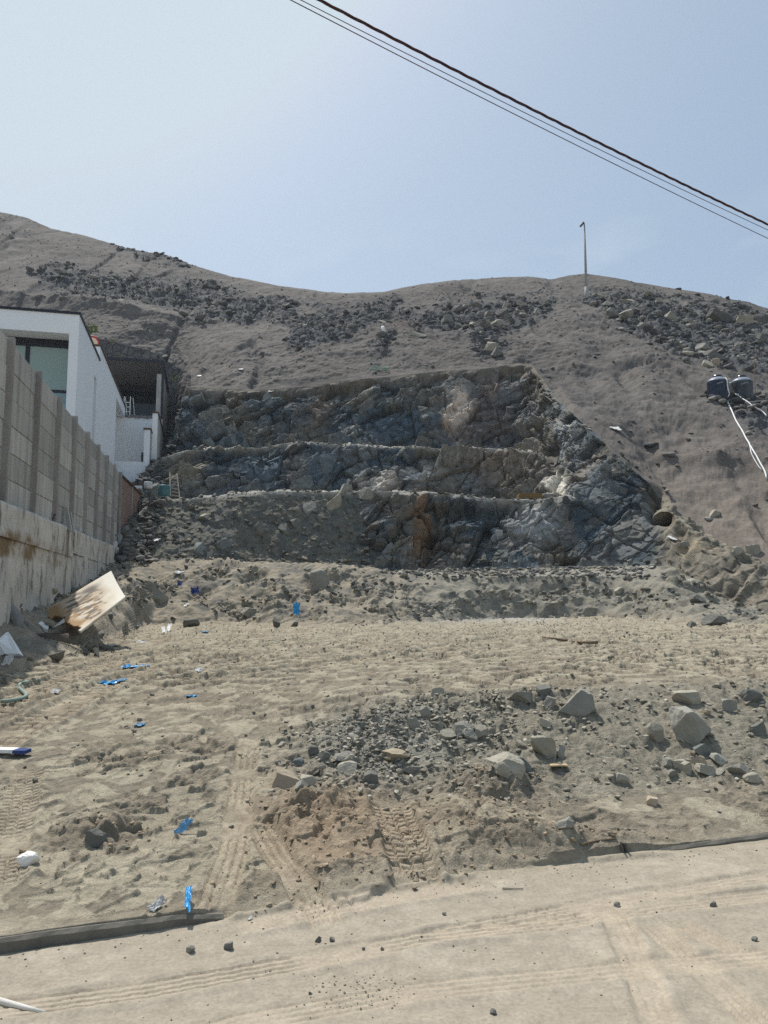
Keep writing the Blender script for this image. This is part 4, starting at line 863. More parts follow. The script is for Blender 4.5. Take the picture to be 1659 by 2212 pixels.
HERO = [
 (1243,1542,80,60,'grey','large pale angular boulder on the lip of the lot, widest rock there',.3,9,0),
 (1504,1602,86,80,'grey','large dark rounded boulder on the right rubble slope',.1,12,-.1),
 (1487,1520,58,32,'pale','flat tilted slab resting just above the large dark boulder',.4,8,.15),
 (1175,1628,52,44,'pale','cube shaped pale rock standing on the slope above the long boulder',.75,4,.05),
 (1094,1670,84,46,'pale','long pale boulder lying tilted on the front slope',.25,8,-.28),
 (613,1705,66,52,'tan','tan rounded boulder at the left foot of the gravel mound',.1,9,.2),
 (1420,1602,34,46,'pale','upright pale rock standing beside three small stones',.4,7,.15),
 (1395,1602,22,18,'pale','small bright stone at the left foot of the upright rock',.3,8,0),
 (1412,1741,27,22,'tan','lone round stone on the smooth sand strip near the kerb',.0,10,.1),
 (1223,1788,40,26,'grey','flat topped grey stone half sunk in the sand above the kerb',.3,8,-.2),
 (1530,1672,46,22,'pale','pale flat slab low in the rubble below the dark boulder',.5,7,-.2),
 (1445,1655,26,20,'grey','grey stone at the top of the cluster under the slope',.3,8,0),
 (1468,1652,30,16,'pale','pale slab lying across the stone cluster under the slope',.5,7,0),
 (1483,1668,24,26,'pale','upright pale stone in the middle of the cluster under the slope',.3,8,0),
 (1508,1655,34,24,'tan','tan block on the right of the cluster under the slope',.3,8,0),
 (1456,1676,26,16,'grey','low grey stone at the bottom of the cluster under the slope',.3,8,0),
 (1524,1632,26,30,'blue','blue grey slab leaning below the dark boulder',.5,6,.7),
 (1560,1650,40,22,'grey','dark slab half buried beside the leaning blue grey slab',.5,6,-.2),
 (1344,1692,30,24,'pale','pale split stone on the slope above the lone round stone',.4,7,-.4),
 (1330,1690,18,22,'grey','grey stone touching the pale split stone',.3,8,0),
 (1600,1672,44,26,'grey','grey block at the right foot of the rubble slope',.5,7,-.1),
 (1628,1688,34,22,'pale','pale broken stone at the far right foot of the slope',.3,8,.1),
 (1640,1582,34,26,'dark','dark stone on the right margin of the rubble slope',.3,8,0),
 (1625,1512,44,28,'dark','dark wedge of rock in the upper right of the rubble slope',.3,8,-.3),
 (1575,1530,34,26,'grey','grey block right of the tilted slab on the slope',.5,7,0),
 (1131,1515,50,26,'grey','grey sloping slab embedded in the lip of the lot',.4,7,-.1),
 (1178,1500,32,26,'dark','dark wedge behind the large pale boulder',.3,7,.2),
 (1190,1532,28,30,'grey','grey stone leaning on the left side of the large pale boulder',.3,8,-.4),
 (1178,1568,24,22,'pale','small pale stone alone between the two big pale rocks',.2,9,0),
 (1212,1635,22,26,'grey','small upright stone just right of the cube shaped rock',.3,8,.2),
 (1132,1660,30,34,'blue','grey stone pressed against the right end of the long boulder',.3,8,.2),
 (968,1600,36,26,'pale','pale angular stone at the left of the broken stone group on the mound',.4,7,.1),
 (997,1585,34,30,'grey','leaning grey stone in the broken stone group on the mound',.5,7,-.6),
 (1016,1592,34,22,'grey','low grey stone in the broken stone group on the mound',.4,7,-.3),
 (1040,1590,28,26,'pale','rightmost pale stone of the broken stone group on the mound',.4,7,0),
 (950,1578,22,24,'pale','small bright stone above the broken stone group on the mound',.3,8,-.4),
 (896,1575,26,30,'grey','pointed grey stone on the flank of the gravel mound',.3,8,.6),
 (920,1550,24,30,'grey','pointed grey stone near the top of the gravel mound',.3,8,.5),
 (944,1498,32,20,'pale','flat bright stone on the lot behind the gravel mound',.4,7,.2),
 (700,1637,28,20,'dark','dark round stone on trampled soil left of the gravel mound',.1,9,0),
 (676,1628,22,20,'dark','small dark stone above the tan boulder',.1,9,0),
 (642,1652,28,20,'blue','blue grey stone touching the top of the tan boulder',.2,9,0),
 (665,1690,34,20,'pale','flat pale stone beside the tan boulder',.4,8,.1),
 (750,1668,42,26,'pale','pale wedge stone in the gravel below the mound',.3,8,.1),
 (800,1690,34,26,'dark','dark stone in the gravel pocket below the mound',.3,8,0),
 (745,1640,46,16,'grey','long low grey stone in the soil left of the mound',.3,8,0),
 (855,1640,62,22,'tan','long soil coloured stone on the flank of the mound',.3,8,.1),
 (890,1668,40,18,'grey','grey slab below the long soil coloured stone',.4,8,-.1),
 (205,1822,44,36,'dark','dark rock half buried in the loose soil at left',.1,10,.1),
 (207,1412,14,16,'pale','pale lump of rubble in the shadow of the burnt panel',.2,9,0),
 (345,1302,32,34,'grey','round boulder stuck in the earth bank at left',.1,10,0),
 (535,1330,34,22,'grey','grey block near the foot of the earth bank',.4,8,0),
 (690,1272,44,52,'grey','large square block embedded in the earth bank',.6,6,.1),
 (662,1228,36,12,'pale','flat pale stone lying on the crest of the earth bank',.2,8,0),
 (412,1352,38,20,'dark','dark flat stone with a pale top at the foot of the bank',.3,8,-.1),
 (597,1350,18,20,'dark','small dark stone on the lot below the bank',.2,9,0),
 (635,1352,16,12,'dark','smaller dark stone right of the dark stone below the bank',.2,9,0),
 (1340,1282,26,18,'pale','pale flat stone topping a little stack on the bank',.4,8,-.3),
 (1338,1298,20,14,'grey','grey stone under the pale flat stone on the bank',.4,8,0),
 (1549,1348,50,26,'dark','dark wedge shaped rock at the back right of the lot',.3,7,-.1),
 (1497,1353,18,14,'dark','small dark rock left of the wedge shaped rock',.3,8,0),
 (1510,1300,34,20,'dark','nearly black flat rock below the earthy cliff at right',.2,8,0),
 (1506,1262,44,18,'grey','grey slab lying on fans of soil below the earthy cliff',.3,8,0),
 (1597,1196,28,20,'pale','bright topped block on the rim of the earthy cliff',.6,6,.1),
 (1630,1196,30,24,'pale','tall pale block right of the bright topped block on the rim',.5,6,.2),
 (1546,1115,32,18,'pale','rounded pale stone above the earthy cliff',.1,9,0),
 (1535,1125,24,10,'grey','grey flat stone under the rounded pale stone',.4,8,-.3),
 (1480,1176,26,10,'grey','thin grey slab lying at the rim left of the pale stones',.4,8,.2),
 (675,1105,44,36,'grey','large boulder in the fill below the first bench',.2,9,0),
 (722,1098,36,40,'pale','pale boulder right of the large boulder in the fill',.2,9,.2),
 (745,1072,34,34,'grey','grey boulder just under the edge of the first bench',.3,8,0),
 (790,1072,36,26,'grey','flat boulder under the bench edge right of the pale boulder',.3,8,0),
 (640,1140,28,26,'dark','dark boulder in the heap of fallen stones',.2,9,0),
 (616,1150,30,26,'dark','lower dark boulder in the heap of fallen stones',.2,9,0),
 (560,1185,44,18,'dark','long dark slab at the base of the fill',.4,8,.3),
 (430,1192,38,28,'blue','blue grey slab at the foot of the fill at left',.3,8,-.4),
 (482,1182,40,26,'blue','smooth blue grey boulder at the foot of the fill',.1,9,0),
 (443,1120,26,16,'pale','bright stone on the ridge of the soil heap',.3,8,.2),
 (325,1072,52,34,'dark','big tilted dark slab in the rubble beside the brick wall',.4,8,.4),
 (578,872,26,34,'blue','greenish block stuck under the rim of the cut',.4,8,0),
 (1560,690,62,30,'hill','largest boulder of the right scree near the skyline',.3,8,-.1),
 (1612,700,36,26,'pale','pale boulder beside the largest boulder of the right scree',.3,8,0),
 (1650,700,50,30,'hill','broad dark boulder at the right edge of the scree',.3,8,0),
 (1532,792,24,24,'pale','bright split boulder low in the scree above the tanks',.3,8,.5),
 (1550,788,22,20,'tan','yellowish boulder touching the bright split boulder',.3,8,0),
 (1463,748,28,18,'hill','purple grey boulder at the lower edge of the right scree',.4,8,0),
 (1485,764,34,14,'pale','pale flat slab at the lower edge of the right scree',.4,8,0),
 (1545,770,40,26,'hill','square greenish block in the right scree above the tanks',.6,7,0),
 (905,726,40,14,'pale','pale flat slab at the head of the gully',.4,8,0),
 (137,645,24,14,'hill','flat topped dark boulder on the left hillside',.4,8,0),
 (140,640,22,5,'pale','bright capping slab on the left hillside',.4,8,0),
 (1085,683,30,24,'hill','big block at the right end of the middle scree',.4,8,0),
 (985,675,34,22,'hill','broad block at the top of the middle scree',.4,8,.2),
 (1040,705,26,20,'hill','pale faced block low in the middle scree',.4,8,0),
 (410,2058,20,16,'grey','small two lobed stone on the road below the kerb',.2,9,0),
 (492,2053,19,18,'dark','dark angular stone on the road right of the kerb end',.4,8,0),
 (687,2036,13,13,'dark','dark pebble on the road left of a smaller one',.4,8,0),
 (717,2035,11,10,'dark','smaller dark pebble right of its neighbour on the road',.3,8,0),
 (1334,1958,14,9,'dark','flat dark pebble where the tyre tracks cross',.2,8,0),
 (1541,1956,15,11,'dark','dark pebble on the right of the road by the tracks',.3,8,0),
 (1632,2032,13,10,'dark','dark pebble near the right edge of the road',.3,8,0),
 (1066,2190,13,11,'dark','dark pebble near the bottom of the road',.3,8,0),
 (785,2050,7,6,'dark','tiny dark pebble on the road under the mound',.3,8,0), (826,2053,8,7,'dark','tiny dark pebble right of its twin on the road',.3,8,0),
 (960,1975,9,6,'dark','dark crumb on the road edge beside the clods',.3,8,0), (670,2148,7,6,'dark','tiny pebble in the middle of the left road',.3,8,0),
]
for (X, Y, w_, h_, k, lb, bx, cu, ro) in HERO:
    rock(X, Y, w_, h_, k, lb, bx, cu, ro, name=('pebble' if w_ < 16 and Y > 1900 else 'rock'), cat=('pebble' if w_ < 16 and Y > 1900 else 'rock'))
rock(57, 1868, 40, 28, 'white', 'white lump of plaster on the trampled soil at left', .3, 6, .15, name='plaster_lump', cat='rubble')

# stones in their numbers: each of the larger ones an object, the rest one mass per place
AREA = np.zeros((NR, NS)); q_ = np.linalg.norm(np.cross(VG[1:, :-1] - VG[:-1, :-1], VG[:-1, 1:] - VG[:-1, :-1]), axis=-1); AREA[:-1, :-1] = q_; AREA = AREA.ravel()
inview = (vx > -60) & (vx < 1720) & (vy > 0) & (vy < 2260) & (V[:, 1] > 1.5)
full = lambda idx, arr: (lambda o: (o.__setitem__(idx, arr), o)[1])(np.zeros(len(X_)))
W_scree = full(hi, np.clip(scree + .012 * hm_, 0, 1) * (sgh < 17.05)) * inview
def pick(wt, n):
    p_ = wt * AREA; p_ = p_ / p_.sum(); return rng.choice(len(p_), n, p=p_)
PROTO = [rock_v(500 + k, 1, (1, rng.uniform(.6, .95), rng.uniform(.35, .75)), 11, .03, rng.uniform(0, .7)) for k in range(14)]
F1 = np.array(ICO[1][1])
M_RUB = ground_mat('rubble_stone', 8, .4, .01, lo=.8, hi=1.2)
def mass(name, idx, sizes, cols, label, cat, jit=.5, lift=.12, flat=1.0):
    n = len(idx); VV = np.zeros((n, 42, 3), f32); CC = np.zeros((n, 42, 4), f32); CC[..., 3] = 1
    for i in range(n):
        P_ = PROTO[rng.integers(14)]; a, b, c = rng.uniform(0, 6.28), rng.normal(0, .35), rng.normal(0, .35)
        ca_, sa_ = math.cos(a), math.sin(a); s_ = sizes[i]
        Q = P_ * s_; Q = np.stack([Q[:, 0] * ca_ - Q[:, 1] * sa_, Q[:, 0] * sa_ + Q[:, 1] * ca_, Q[:, 2] * flat + Q[:, 0] * math.sin(b) * .6], 1)
        VV[i] = Q + V[idx[i]] + np.array([rng.normal(0, s_ * .2), rng.normal(0, s_ * .2), s_ * lift]); CC[i, :, :3] = cols[rng.integers(len(cols))]
        CC[i, :, :3] *= rng.uniform(.8, 1.2)
    q = (F1[None] + (np.arange(n) * 42)[:, None, None]).reshape(-1, 3).astype(np.int32)
    me = bpy.data.meshes.new(name); me.vertices.add(n * 42); me.vertices.foreach_set('co', VV.ravel()); me.loops.add(q.size); me.loops.foreach_set('vertex_index', q.ravel())
    me.polygons.add(len(q)); me.polygons.foreach_set('loop_start', np.arange(0, q.size, 3, dtype=np.int32)); me.update(calc_edges=True)
    ca = me.color_attributes.new('Col', 'FLOAT_COLOR', 'POINT'); ca.data.foreach_set('color', CC.ravel()); me.materials.append(M_RUB)
    o = bpy.data.objects.new(name, me); COL.objects.link(o); return tag(o, label, cat, kind='stuff')
def lsz(n, lo, hi_, pw=2.2): return lo + (hi_ - lo) * rng.random(n) ** pw
GREY = [(.135, .132, .125), (.175, .17, .158), (.225, .215, .195), (.115, .115, .113), (.29, .275, .24)]
FRONT = [(.31, .285, .23), (.25, .23, .185), (.36, .33, .265), (.21, .195, .16), (.42, .385, .315)]
EARTH = [(.24, .215, .17), (.29, .26, .205), (.20, .185, .155), (.33, .30, .24), (.15, .145, .13)]
IXf = IX; IYf = IY
bench_w = np.zeros(len(X_)); bench_w[ci] = (np.exp(-((sgc - 10.0) / .07) ** 2) + np.exp(-((sgc - 12.0) / .07) ** 2) + bm * .4) * (icx > 320) * (icx < 1450)
corr = ((IX > 255) & (IX < 352) & (IY > 985) & (IY < 1235) & (SG > 8.8) & (SG < 13)).astype(float)
fillw = np.zeros(len(X_)); fillw[ci] = soil * (sgc < 10)
side = np.zeros(len(X_)); side[ci] = (icx > 1150) * (icx < 1500) * (sgc > 11) * (sgc < 14.05) * sstep(12.6, 13.8, sgc)
basew = np.exp(-((SG - 9.02) / .12) ** 2) * (IX > 280) + flr * 1.5 + np.exp(-((SG - 7.97) / .06) ** 2) * (IX > 820) * (IX < 1460) * 1.5
mass('rubble', pick(W_scree, 6000), lsz(6000, .09, .7, 4.0), [(.095, .094, .092), (.125, .122, .115), (.155, .15, .138), (.11, .105, .098), (.19, .18, .16), (.30, .285, .25)], 'dark broken rubble strewn in bands over the hillside', 'rubble', lift=-.06)
hillw = np.zeros(len(X_)); hillw[hi] = (sgh > 14.1) * (sgh < 17) * np.clip(.3 + hB, 0.02, 2)
mass('gravel', pick(hillw * inview, 6000), lsz(6000, .03, .24, 3.6), [(.10, .095, .088), (.14, .13, .115), (.19, .175, .15), (.25, .235, .205), (.12, .108, .095)], 'small stones scattered thinly over the bare hillside', 'gravel', lift=-.05)
mass('rubble', pick(bench_w * inview, 2200), lsz(2200, .03, .22, 3.2), GREY + EARTH[:2], 'loose rubble lying along the edges of the rock benches', 'rubble')
mass('rubble', pick(corr * inview, 1200), lsz(1200, .06, .48, 2.6), GREY[:4], 'dark rubble choking the gap beside the brick wall', 'rubble')
mass('rubble', pick((fillw * .5 + side * .35 + basew * .8) * inview, 2300), lsz(2300, .03, .30, 3.4), GREY + EARTH[:2], 'broken stone caught on the fill and the cliff faces', 'rubble')
mass('rubble', pick(bankm * inview * (.25 + bpatch), 2600), lsz(2600, .03, .22, 2.8), EARTH + GREY[:3], 'stones and clods in the low earth bank', 'rubble')
mass('gravel', pick(slope * inview * (.25 + patch), 5200), lsz(5200, .006, .06, 4.0), FRONT, 'broken gravel over the front slope of the lot', 'gravel')
mass('gravel', pick(np.clip(grav * 1.2, 0, 1) ** 2 * inview, 2600), lsz(2600, .006, .04, 3.2), FRONT + GREY[2:3], 'grey gravel on the middle mound', 'gravel')
mass('gravel', pick(lotm * inview * (1 - slope) * (.15 + np.clip(slab, 0, 1)) * (SG < 7), 5500), lsz(5500, .006, .05, 3.6), EARTH + EARTH + GREY[:1], 'crumbs and grit on the trampled lot', 'gravel')
mass('dirt_clods', pick((hm + clod) * inview, 1500), lsz(1500, .005, .04, 3.2), [(.30, .235, .165), (.25, .20, .145), (.34, .27, .19)], 'crumbled clods of sandy soil on the heaps by the kerb', 'dirt')
mass('grit', pick(roadm * inview * (Y_ < 9) * (.2 + np.exp(-((IY - 2140) / 40) ** 2) * sstep(150, 90, np.abs(IX - 760)) * 6 + np.exp(-((Y_ - 4.15 - .37 * (X_ + .8)) / .25) ** 2) * 2), 900), lsz(900, .003, .013, 3.0), [(.14, .12, .10), (.20, .17, .13), (.32, .28, .22)], 'dark crumbs and grit on the dirt road', 'gravel')
BIGP = []
for k in range(12):
    d_ = (1, rng.uniform(.65, .95), rng.uniform(.45, .8)); V0 = rock_v(900 + k, 3, d_, 13, .05, rng.uniform(0, .55)); me = bpy.data.meshes.new('stone'); me.from_pydata(V0.tolist(), [], ICO[3][1]); BIGP.append(me)
def stones(name, idx, lo, hi_, kinds, label, group, pw=2.0, cat='rock'):
    for j, i in enumerate(idx):
        me = BIGP[rng.integers(12)]; kd_ = kinds[rng.integers(len(kinds))]
        key = me.name + kd_
        if key not in MECACHE: m2 = me.copy(); m2.materials.append(RM[kd_]); MECACHE[key] = m2
        o = bpy.data.objects.new(name, MECACHE[key]); COL.objects.link(o); s_ = lo + (hi_ - lo) * rng.random() ** pw
        o.scale = (s_, s_, s_ * rng.uniform(.8, 1.1)); o.rotation_euler = (rng.normal(0, .25), rng.normal(0, .3), rng.uniform(0, 6.28)); o.location = V[i].astype(float) + np.array([0, 0, s_ * .14]); tag(o, label, cat, group)
MECACHE = {}
sk = lambda k: full(hi, scree_k[k]) * inview
icx_all = IX
stones('boulder', pick(sk(2), 44), .35, 1.1, ['hill', 'dark', 'grey', 'grey', 'pale'], 'angular boulder lying in the middle scree below the saddle of the hill', 'boulders in the middle scree')
stones('boulder', pick(sk(3), 56), .35, 1.2, ['hill', 'dark', 'grey', 'grey', 'pale'], 'angular boulder lying in the right scree between lamp post and water tanks', 'boulders in the right scree')
stones('boulder', pick(sk(0), 26), .4, 1.1, ['hill', 'dark', 'grey'], 'dark boulder lying in the left scree above the white house', 'boulders in the left scree')
stones('stone', pick(slope * inview, 34), .04, .12, ['grey', 'pale', 'tan', 'grey'], 'fist sized broken stone lying loose on the front slope of the lot', 'loose stones on the front slope')
stones('stone', pick(bankm * inview, 22), .14, .36, ['grey', 'dark', 'pale'], 'broken stone stuck in the low earth bank behind the lot', 'stones in the earth bank')
stones('stone', pick(bench_w * (icx_all < 520) * inview, 22), .22, .5, ['grey', 'dark', 'blue'], 'broken stone lying on the edge of a rock bench', 'stones on the benches')

# ------------------------------------------------------------------ lamp post, tanks, hoses, cables
P = at(1267, 642); k = P.y / F; s_ = 176 * k
lp = thing('lamp_post', P, 'tall concrete lamp post with one lamp head on the hill', 'lamp post')
M_POLE = speck('pole_concrete', (.30, .29, .29), (.38, .37, .365), 1.5, .8); M_SLV = speck('pale_concrete', (.33, .33, .33), (.40, .40, .40), 1.5, .8)
m = MB(); m.tube([(P.x, P.y, P.z - .5), (P.x, P.y, P.z + s_ * .5), (P.x, P.y, P.z + s_ - .25)], [3.4 * k, 2.6 * k, 1.6 * k], 14).build('pole', M_POLE, lp, True)
m = MB(); m.tube([(P.x, P.y, P.z - .5), (P.x, P.y, P.z + 24 * k)], [4.4 * k, 3.8 * k], 14).build('base_sleeve', M_SLV, lp, True)
m = MB(); m.tube([(P.x, P.y, P.z + s_ - .4), (P.x - .02, P.y, P.z + s_ - .05), (P.x - .08, P.y, P.z + s_ + .04), (P.x - .16, P.y, P.z + s_ - .06)], .045, 8).build('arm', M_DARK, lp, True)
hd = rock_v(31, 3, (.50, .24, .20), 0, 0); a = .9; c, s2 = math.cos(a), math.sin(a); hd = np.stack([hd[:, 0] * c - hd[:, 2] * s2, hd[:, 1], hd[:, 0] * s2 + hd[:, 2] * c], 1) + np.array([P.x - .22, P.y, P.z + s_ - .20])
mesh('lamp_head', hd, ICO[3][1], speck('lamp_metal', (.10, .09, .11), (.15, .135, .16), 5, .5), lp, True)

M_TANK = speck('black_plastic', (.008, .013, .028), (.018, .026, .05), 3, .26, .06, .004, .45); M_TANK2 = speck('dusty_black_plastic', (.016, .022, .032), (.085, .095, .10), 2.2, .5, .06, .004, .35)
M_TXT = speck('white_print', (.30, .32, .36), (.42, .44, .48), 9, .6, 0)
M_SHOULDER = speck('sky_sheen_shoulder', (.20, .23, .29), (.34, .37, .43), 4, .4, .05)  # pale blue grey paints the bright sky reflection onto the tank tops
def tank(X, Y, mat, label):
    P = at(X, Y + 3); k = P.y / F; r_ = 22.8 * k; P.z = PY(X, Y, P.y)[2] - .06; h_ = 37 * k
    o = thing('water_tank', P, label, 'water tank', 'water tanks on the hillside')
    prof = [(r_ * .97, -.7), (r_ * .99, .03), (r_, .1)]
    for q in np.linspace(.12, .98, 8): prof += [(r_ * (1.0 if int(q * 8) % 2 else .988), h_ * q)]
    prof += [(r_ * .985, h_ * 1.0)]
    m = MB(); m.lathe(P, prof, 40).build('body', mat, o, True)
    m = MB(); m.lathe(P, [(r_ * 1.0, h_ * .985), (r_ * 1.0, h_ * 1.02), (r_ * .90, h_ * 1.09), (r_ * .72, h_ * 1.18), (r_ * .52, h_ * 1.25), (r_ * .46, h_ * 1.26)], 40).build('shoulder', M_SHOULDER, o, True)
    m = MB(); m.lathe((P.x, P.y, P.z + h_ * 1.26), [(r_ * .46, -.02), (r_ * .5, .0), (r_ * .5, .04), (r_ * .42, .08), (r_ * .40, .12), (r_ * .12, .16)], 28).build('lid', M_TANK, o, True)
    V_, F_ = [], []      # slanting white script on the front, too blurred in the photo to read
    for j in range(9):
        a0 = -2.05 + j * .07; zc = h_ * (.74 + .012 * j); hh = h_ * (.10 if j in (0, 3, 6) else .06)
        for aa, zz in ((a0, zc - hh * .4), (a0 + .05, zc - hh * .35), (a0 + .065, zc + hh * .6), (a0 + .02, zc + hh * .5)):
            V_.append((P.x + (r_ * 1.006) * math.cos(aa), P.y + (r_ * 1.006) * math.sin(aa), P.z + zz))
        F_.append((4 * j, 4 * j + 1, 4 * j + 2, 4 * j + 3))
    mesh('lettering', V_, F_, M_TXT, o); return P, r_, h_
t1 = tank(1552, 858, M_TANK, 'left black water tank, clean and glossy, with white lettering')
t2 = tank(1604, 859, M_TANK2, 'right black water tank, dusty with faded lettering')
def d1(x, y): return ((2700 + x / 4.608) / 1.8228, (1420 + y / 4.608) / 1.8228)
def hose(pts, r_, name, mat, label, cat='hose', lift=.04, pre=None, n=6, conv=d1, group=None):
    Q = [conv(*p_) if conv else p_ for p_ in pts]; path = []
    for (a, b) in zip(Q[:-1], Q[1:]):
        for j in range(n):
            t_ = j / n; path.append(at(a[0] + (b[0] - a[0]) * t_, a[1] + (b[1] - a[1]) * t_))
    path.append(at(*Q[-1])); A = np.array([tuple(p_) for p_ in path])
    for _ in range(2): A[1:-1] = (A[:-2] + A[1:-1] * 2 + A[2:]) / 4
    A[:, 2] += r_ + lift; A = [tuple(p_) for p_ in A]
    if pre: A = pre + A
    m = MB(); m.tube(A, r_, 10); return tag(m.build(name, mat, None, True), label, cat, group)
tb = ((IX > 1520) & (IX < 1650) & (IY > 850) & (IY < 882) & (SG > 14)).astype(float)
mass('rubble', pick(tb, 600), lsz(600, .10, .50, 2.0), [(.10, .10, .095), (.14, .135, .125), (.19, .18, .16)], 'dark stones packed under the two water tanks', 'rubble', lift=.25)
M_HOSE = speck('white_hose', (.70, .70, .68), (.80, .80, .78), 3, .5, .05)
P1, r1_, h1_ = t1
pre1 = [(P1.x + r1_ * .45, P1.y - r1_ * .6, P1.z + h1_ * 1.14), (P1.x + r1_ * .48, P1.y - r1_ * .95, P1.z + h1_ * .98), (P1.x + r1_ * .5, P1.y - r1_ * 1.02, P1.z + h1_ * .4), (P1.x + r1_ * .56, P1.y - r1_ * 1.15, P1.z + .1)]
hose([(745,720),(800,850),(900,1080),(1000,1250),(1130,1480),(1170,1560),(1250,1700),(1370,1900),(1500,2170)], .034, 'water_hose', M_HOSE, 'thick white hose running downhill from the left water tank', pre=pre1)
hose([(1165,1560),(1190,1700),(1330,1950),(1490,2150)], .02, 'water_hose', M_HOSE, 'thin white hose splitting off beside the thick hose')
P2, r2_, h2_ = t2
hose([(860,650),(920,690),(1100,810),(1300,950),(1500,1090)], .024, 'water_hose', M_HOSE, 'white hose slanting right from the dusty water tank', lift=.22, pre=[(P2.x - r2_ * .7, P2.y - r2_ * .75, P2.z + .12)])
m = MB(); m.tube([at(*d1(1080, 790)) + Vector((0, 0, .10)), at(*d1(1290, 772)) + Vector((0, 0, .10)), at(*d1(1490, 755)) + Vector((0, 0, .10))], .022, 6)
tag(m.build('pipe', speck('grey_conduit', (.32, .31, .31), (.42, .41, .41), 3)), 'thin grey pipe lying level in front of the dusty water tank', 'pipe')
m = MB(); m.tube([(P1.x + r1_ * .9, P1.y, P1.z + h1_ * .92), (P2.x - r2_ * .95, P2.y, P2.z + h2_ * .98)], .04, 8)
tag(m.build('connecting_pipe', M_HOSE, None, True), 'short white pipe joining the two water tanks', 'pipe')
b = at(*d1(1262, 650)); m = MB(); m.tube([b, b + Vector((.06, 0, 2.2))], .022, 6); tag(m.build('stake', speck('wood', (.20, .15, .11), (.28, .22, .16), 6)), 'thin wooden stake standing right of the dusty water tank', 'stake')
def cable(X0, Y0, X1, Y1, za, zb_, r_, sag, name, label, twist=False, ext=.9):
    def onz(X, Y, z): a, b, c = ray(X, Y); t = (z - EYE) / c; return Vector((a * t, b * t, z))
    A, B = onz(X0, Y0, za), onz(X1, Y1, zb_); d = B - A; n = 160; path = []
    for i in range(n + 1):
        t_ = -ext + (1 + 2 * ext) * i / n; p_ = A + d * t_; p_.z += sag * (t_ * (t_ - 1)); path.append(p_)
    if not twist: m = MB(); m.tube(path, r_, 6); return tag(m.build(name, M_CABLE, None, True), label, 'cable')
    root = thing(name, path[n // 2], label, 'cable'); fine = [path[i] + (path[i + 1] - path[i]) * (q / 6) for i in range(n) for q in range(6)]
    ax = d.normalized(); u_ = ax.orthogonal().normalized(); v_ = ax.cross(u_); L = 0; prev = fine[0]
    S = []
    for p_ in fine: L += (p_ - prev).length; prev = p_; S.append(L)
    for ph in range(3):
        m = MB(); m.tube([p_ + (u_ * math.cos(l * 11 + ph * 2.094) + v_ * math.sin(l * 11 + ph * 2.094)) * r_ * .55 for p_, l in zip(fine, S)], r_ * .5, 7); m.build('strand', M_CABLE, root, True)
M_CABLE = speck('cable_rubber', (.045, .022, .026), (.085, .042, .044), 20, .6, 0)
cable(690, 0, 1659, 485, 6.2, 5.9, .0125, .12, 'power_cable', 'thick twisted dark power cable crossing the sky', True)
cable(650, 0, 1659, 497, 6.0, 5.7, .0036, .10, 'telephone_cable', 'upper of the two thin wires below the power cable')
cable(628, 0, 1659, 515, 6.0, 5.7, .0042, .10, 'telephone_cable', 'lower of the two thin wires below the power cable')

# ------------------------------------------------------------------ leftovers on the site
# burnt foam panel leaning on the soil
q0, q1, q2, q3 = [np.array(PY(*p_)) for p_ in ((86,1327,14.6), (240.5,1235,16.2), (271,1291,14.9), (172,1367,13.1))]
M_BURN, t, p = new_mat('scorched_foam'); at_ = t.nodes.new('ShaderNodeVertexColor'); at_.layer_name = 'Col'; t.links.new(at_.outputs[0], p.inputs['Base Color']); p.inputs['Roughness'].default_value = .85
n = 110; V_, F_, C_ = [], [], []
uu, vv = np.meshgrid(np.linspace(0, 1, n), np.linspace(0, 1, n)); uf, vf_ = uu.ravel(), vv.ravel()
nb = fbm2(uf * 4, vf_ * 4, 4, 61); ns = fbm2(uf * 5 + .3 * vf_, vf_ * 16 - uf * 3, 5, 67, .6)
for i in range(n * n):
    a, b = uf[i], vf_[i]; P_ = (q0 * (1 - a) + q1 * a) * (1 - b) + (q3 * (1 - a) + q2 * a) * b
    bend = .06 * math.sin(math.pi * b) * (1 - .3 * a); V_.append(P_ + np.array([0, .25, -1]) * bend * .6)
heat = np.exp(-((uf - .38 - .1 * nb) / .36) ** 2 - ((vf_ - .48) / .55) ** 2); heat2 = sstep(.55, .0, uf + .12 * nb) * sstep(1.05, .75, np.abs(vf_ - .45) * 2)
C = np.tile(np.array([.66, .62, .53]), (n * n, 1))
def mx(m_, c): 
    global C
    C = C + m_[:, None] * (np.array(c)[None] - C)
mx(np.clip(np.maximum(heat, heat2) * 1.35 - .1, 0, 1) * .95, (.36, .215, .085)); mx(sstep(.35, .8, heat2 + .3 * ns) * .6, (.24, .14, .06))
dk = sstep(.05, .22, ns) * sstep(.30, .55, heat) * (uf > .25); mx(dk, (.135, .11, .085)); mx(sstep(.25, .05, np.hypot(uf - .60, (vf_ - .18) * 1.6)) * .95, (.10, .085, .075))
mx(sstep(.2, .35, -ns) * sstep(.5, .8, heat) * .9, (.58, .55, .48)); mx(np.exp(-((uf - .45) / .06) ** 2 - ((vf_ - .92) / .03) ** 2), (.05, .035, .04))
mx(sstep(.84, .87, uf) * .25, (.75, .73, .66))
lim = .035 + .05 * np.abs(nb)
F_ = []
for j in range(n - 1):
    for i in range(n - 1):
        k = j * n + i
        if uf[k] < lim[k] * (1.6 if .25 < vf_[k] < .95 else .3): continue
        F_.append((k, k + 1, k + n + 1, k + n))
bp = mesh('burnt_panel', V_, F_, M_BURN, None, True); ca = bp.data.color_attributes.new('Col', 'FLOAT_COLOR', 'POINT'); ca.data.foreach_set('color', np.concatenate([C, np.ones((n * n, 1))], 1).astype(f32).ravel())
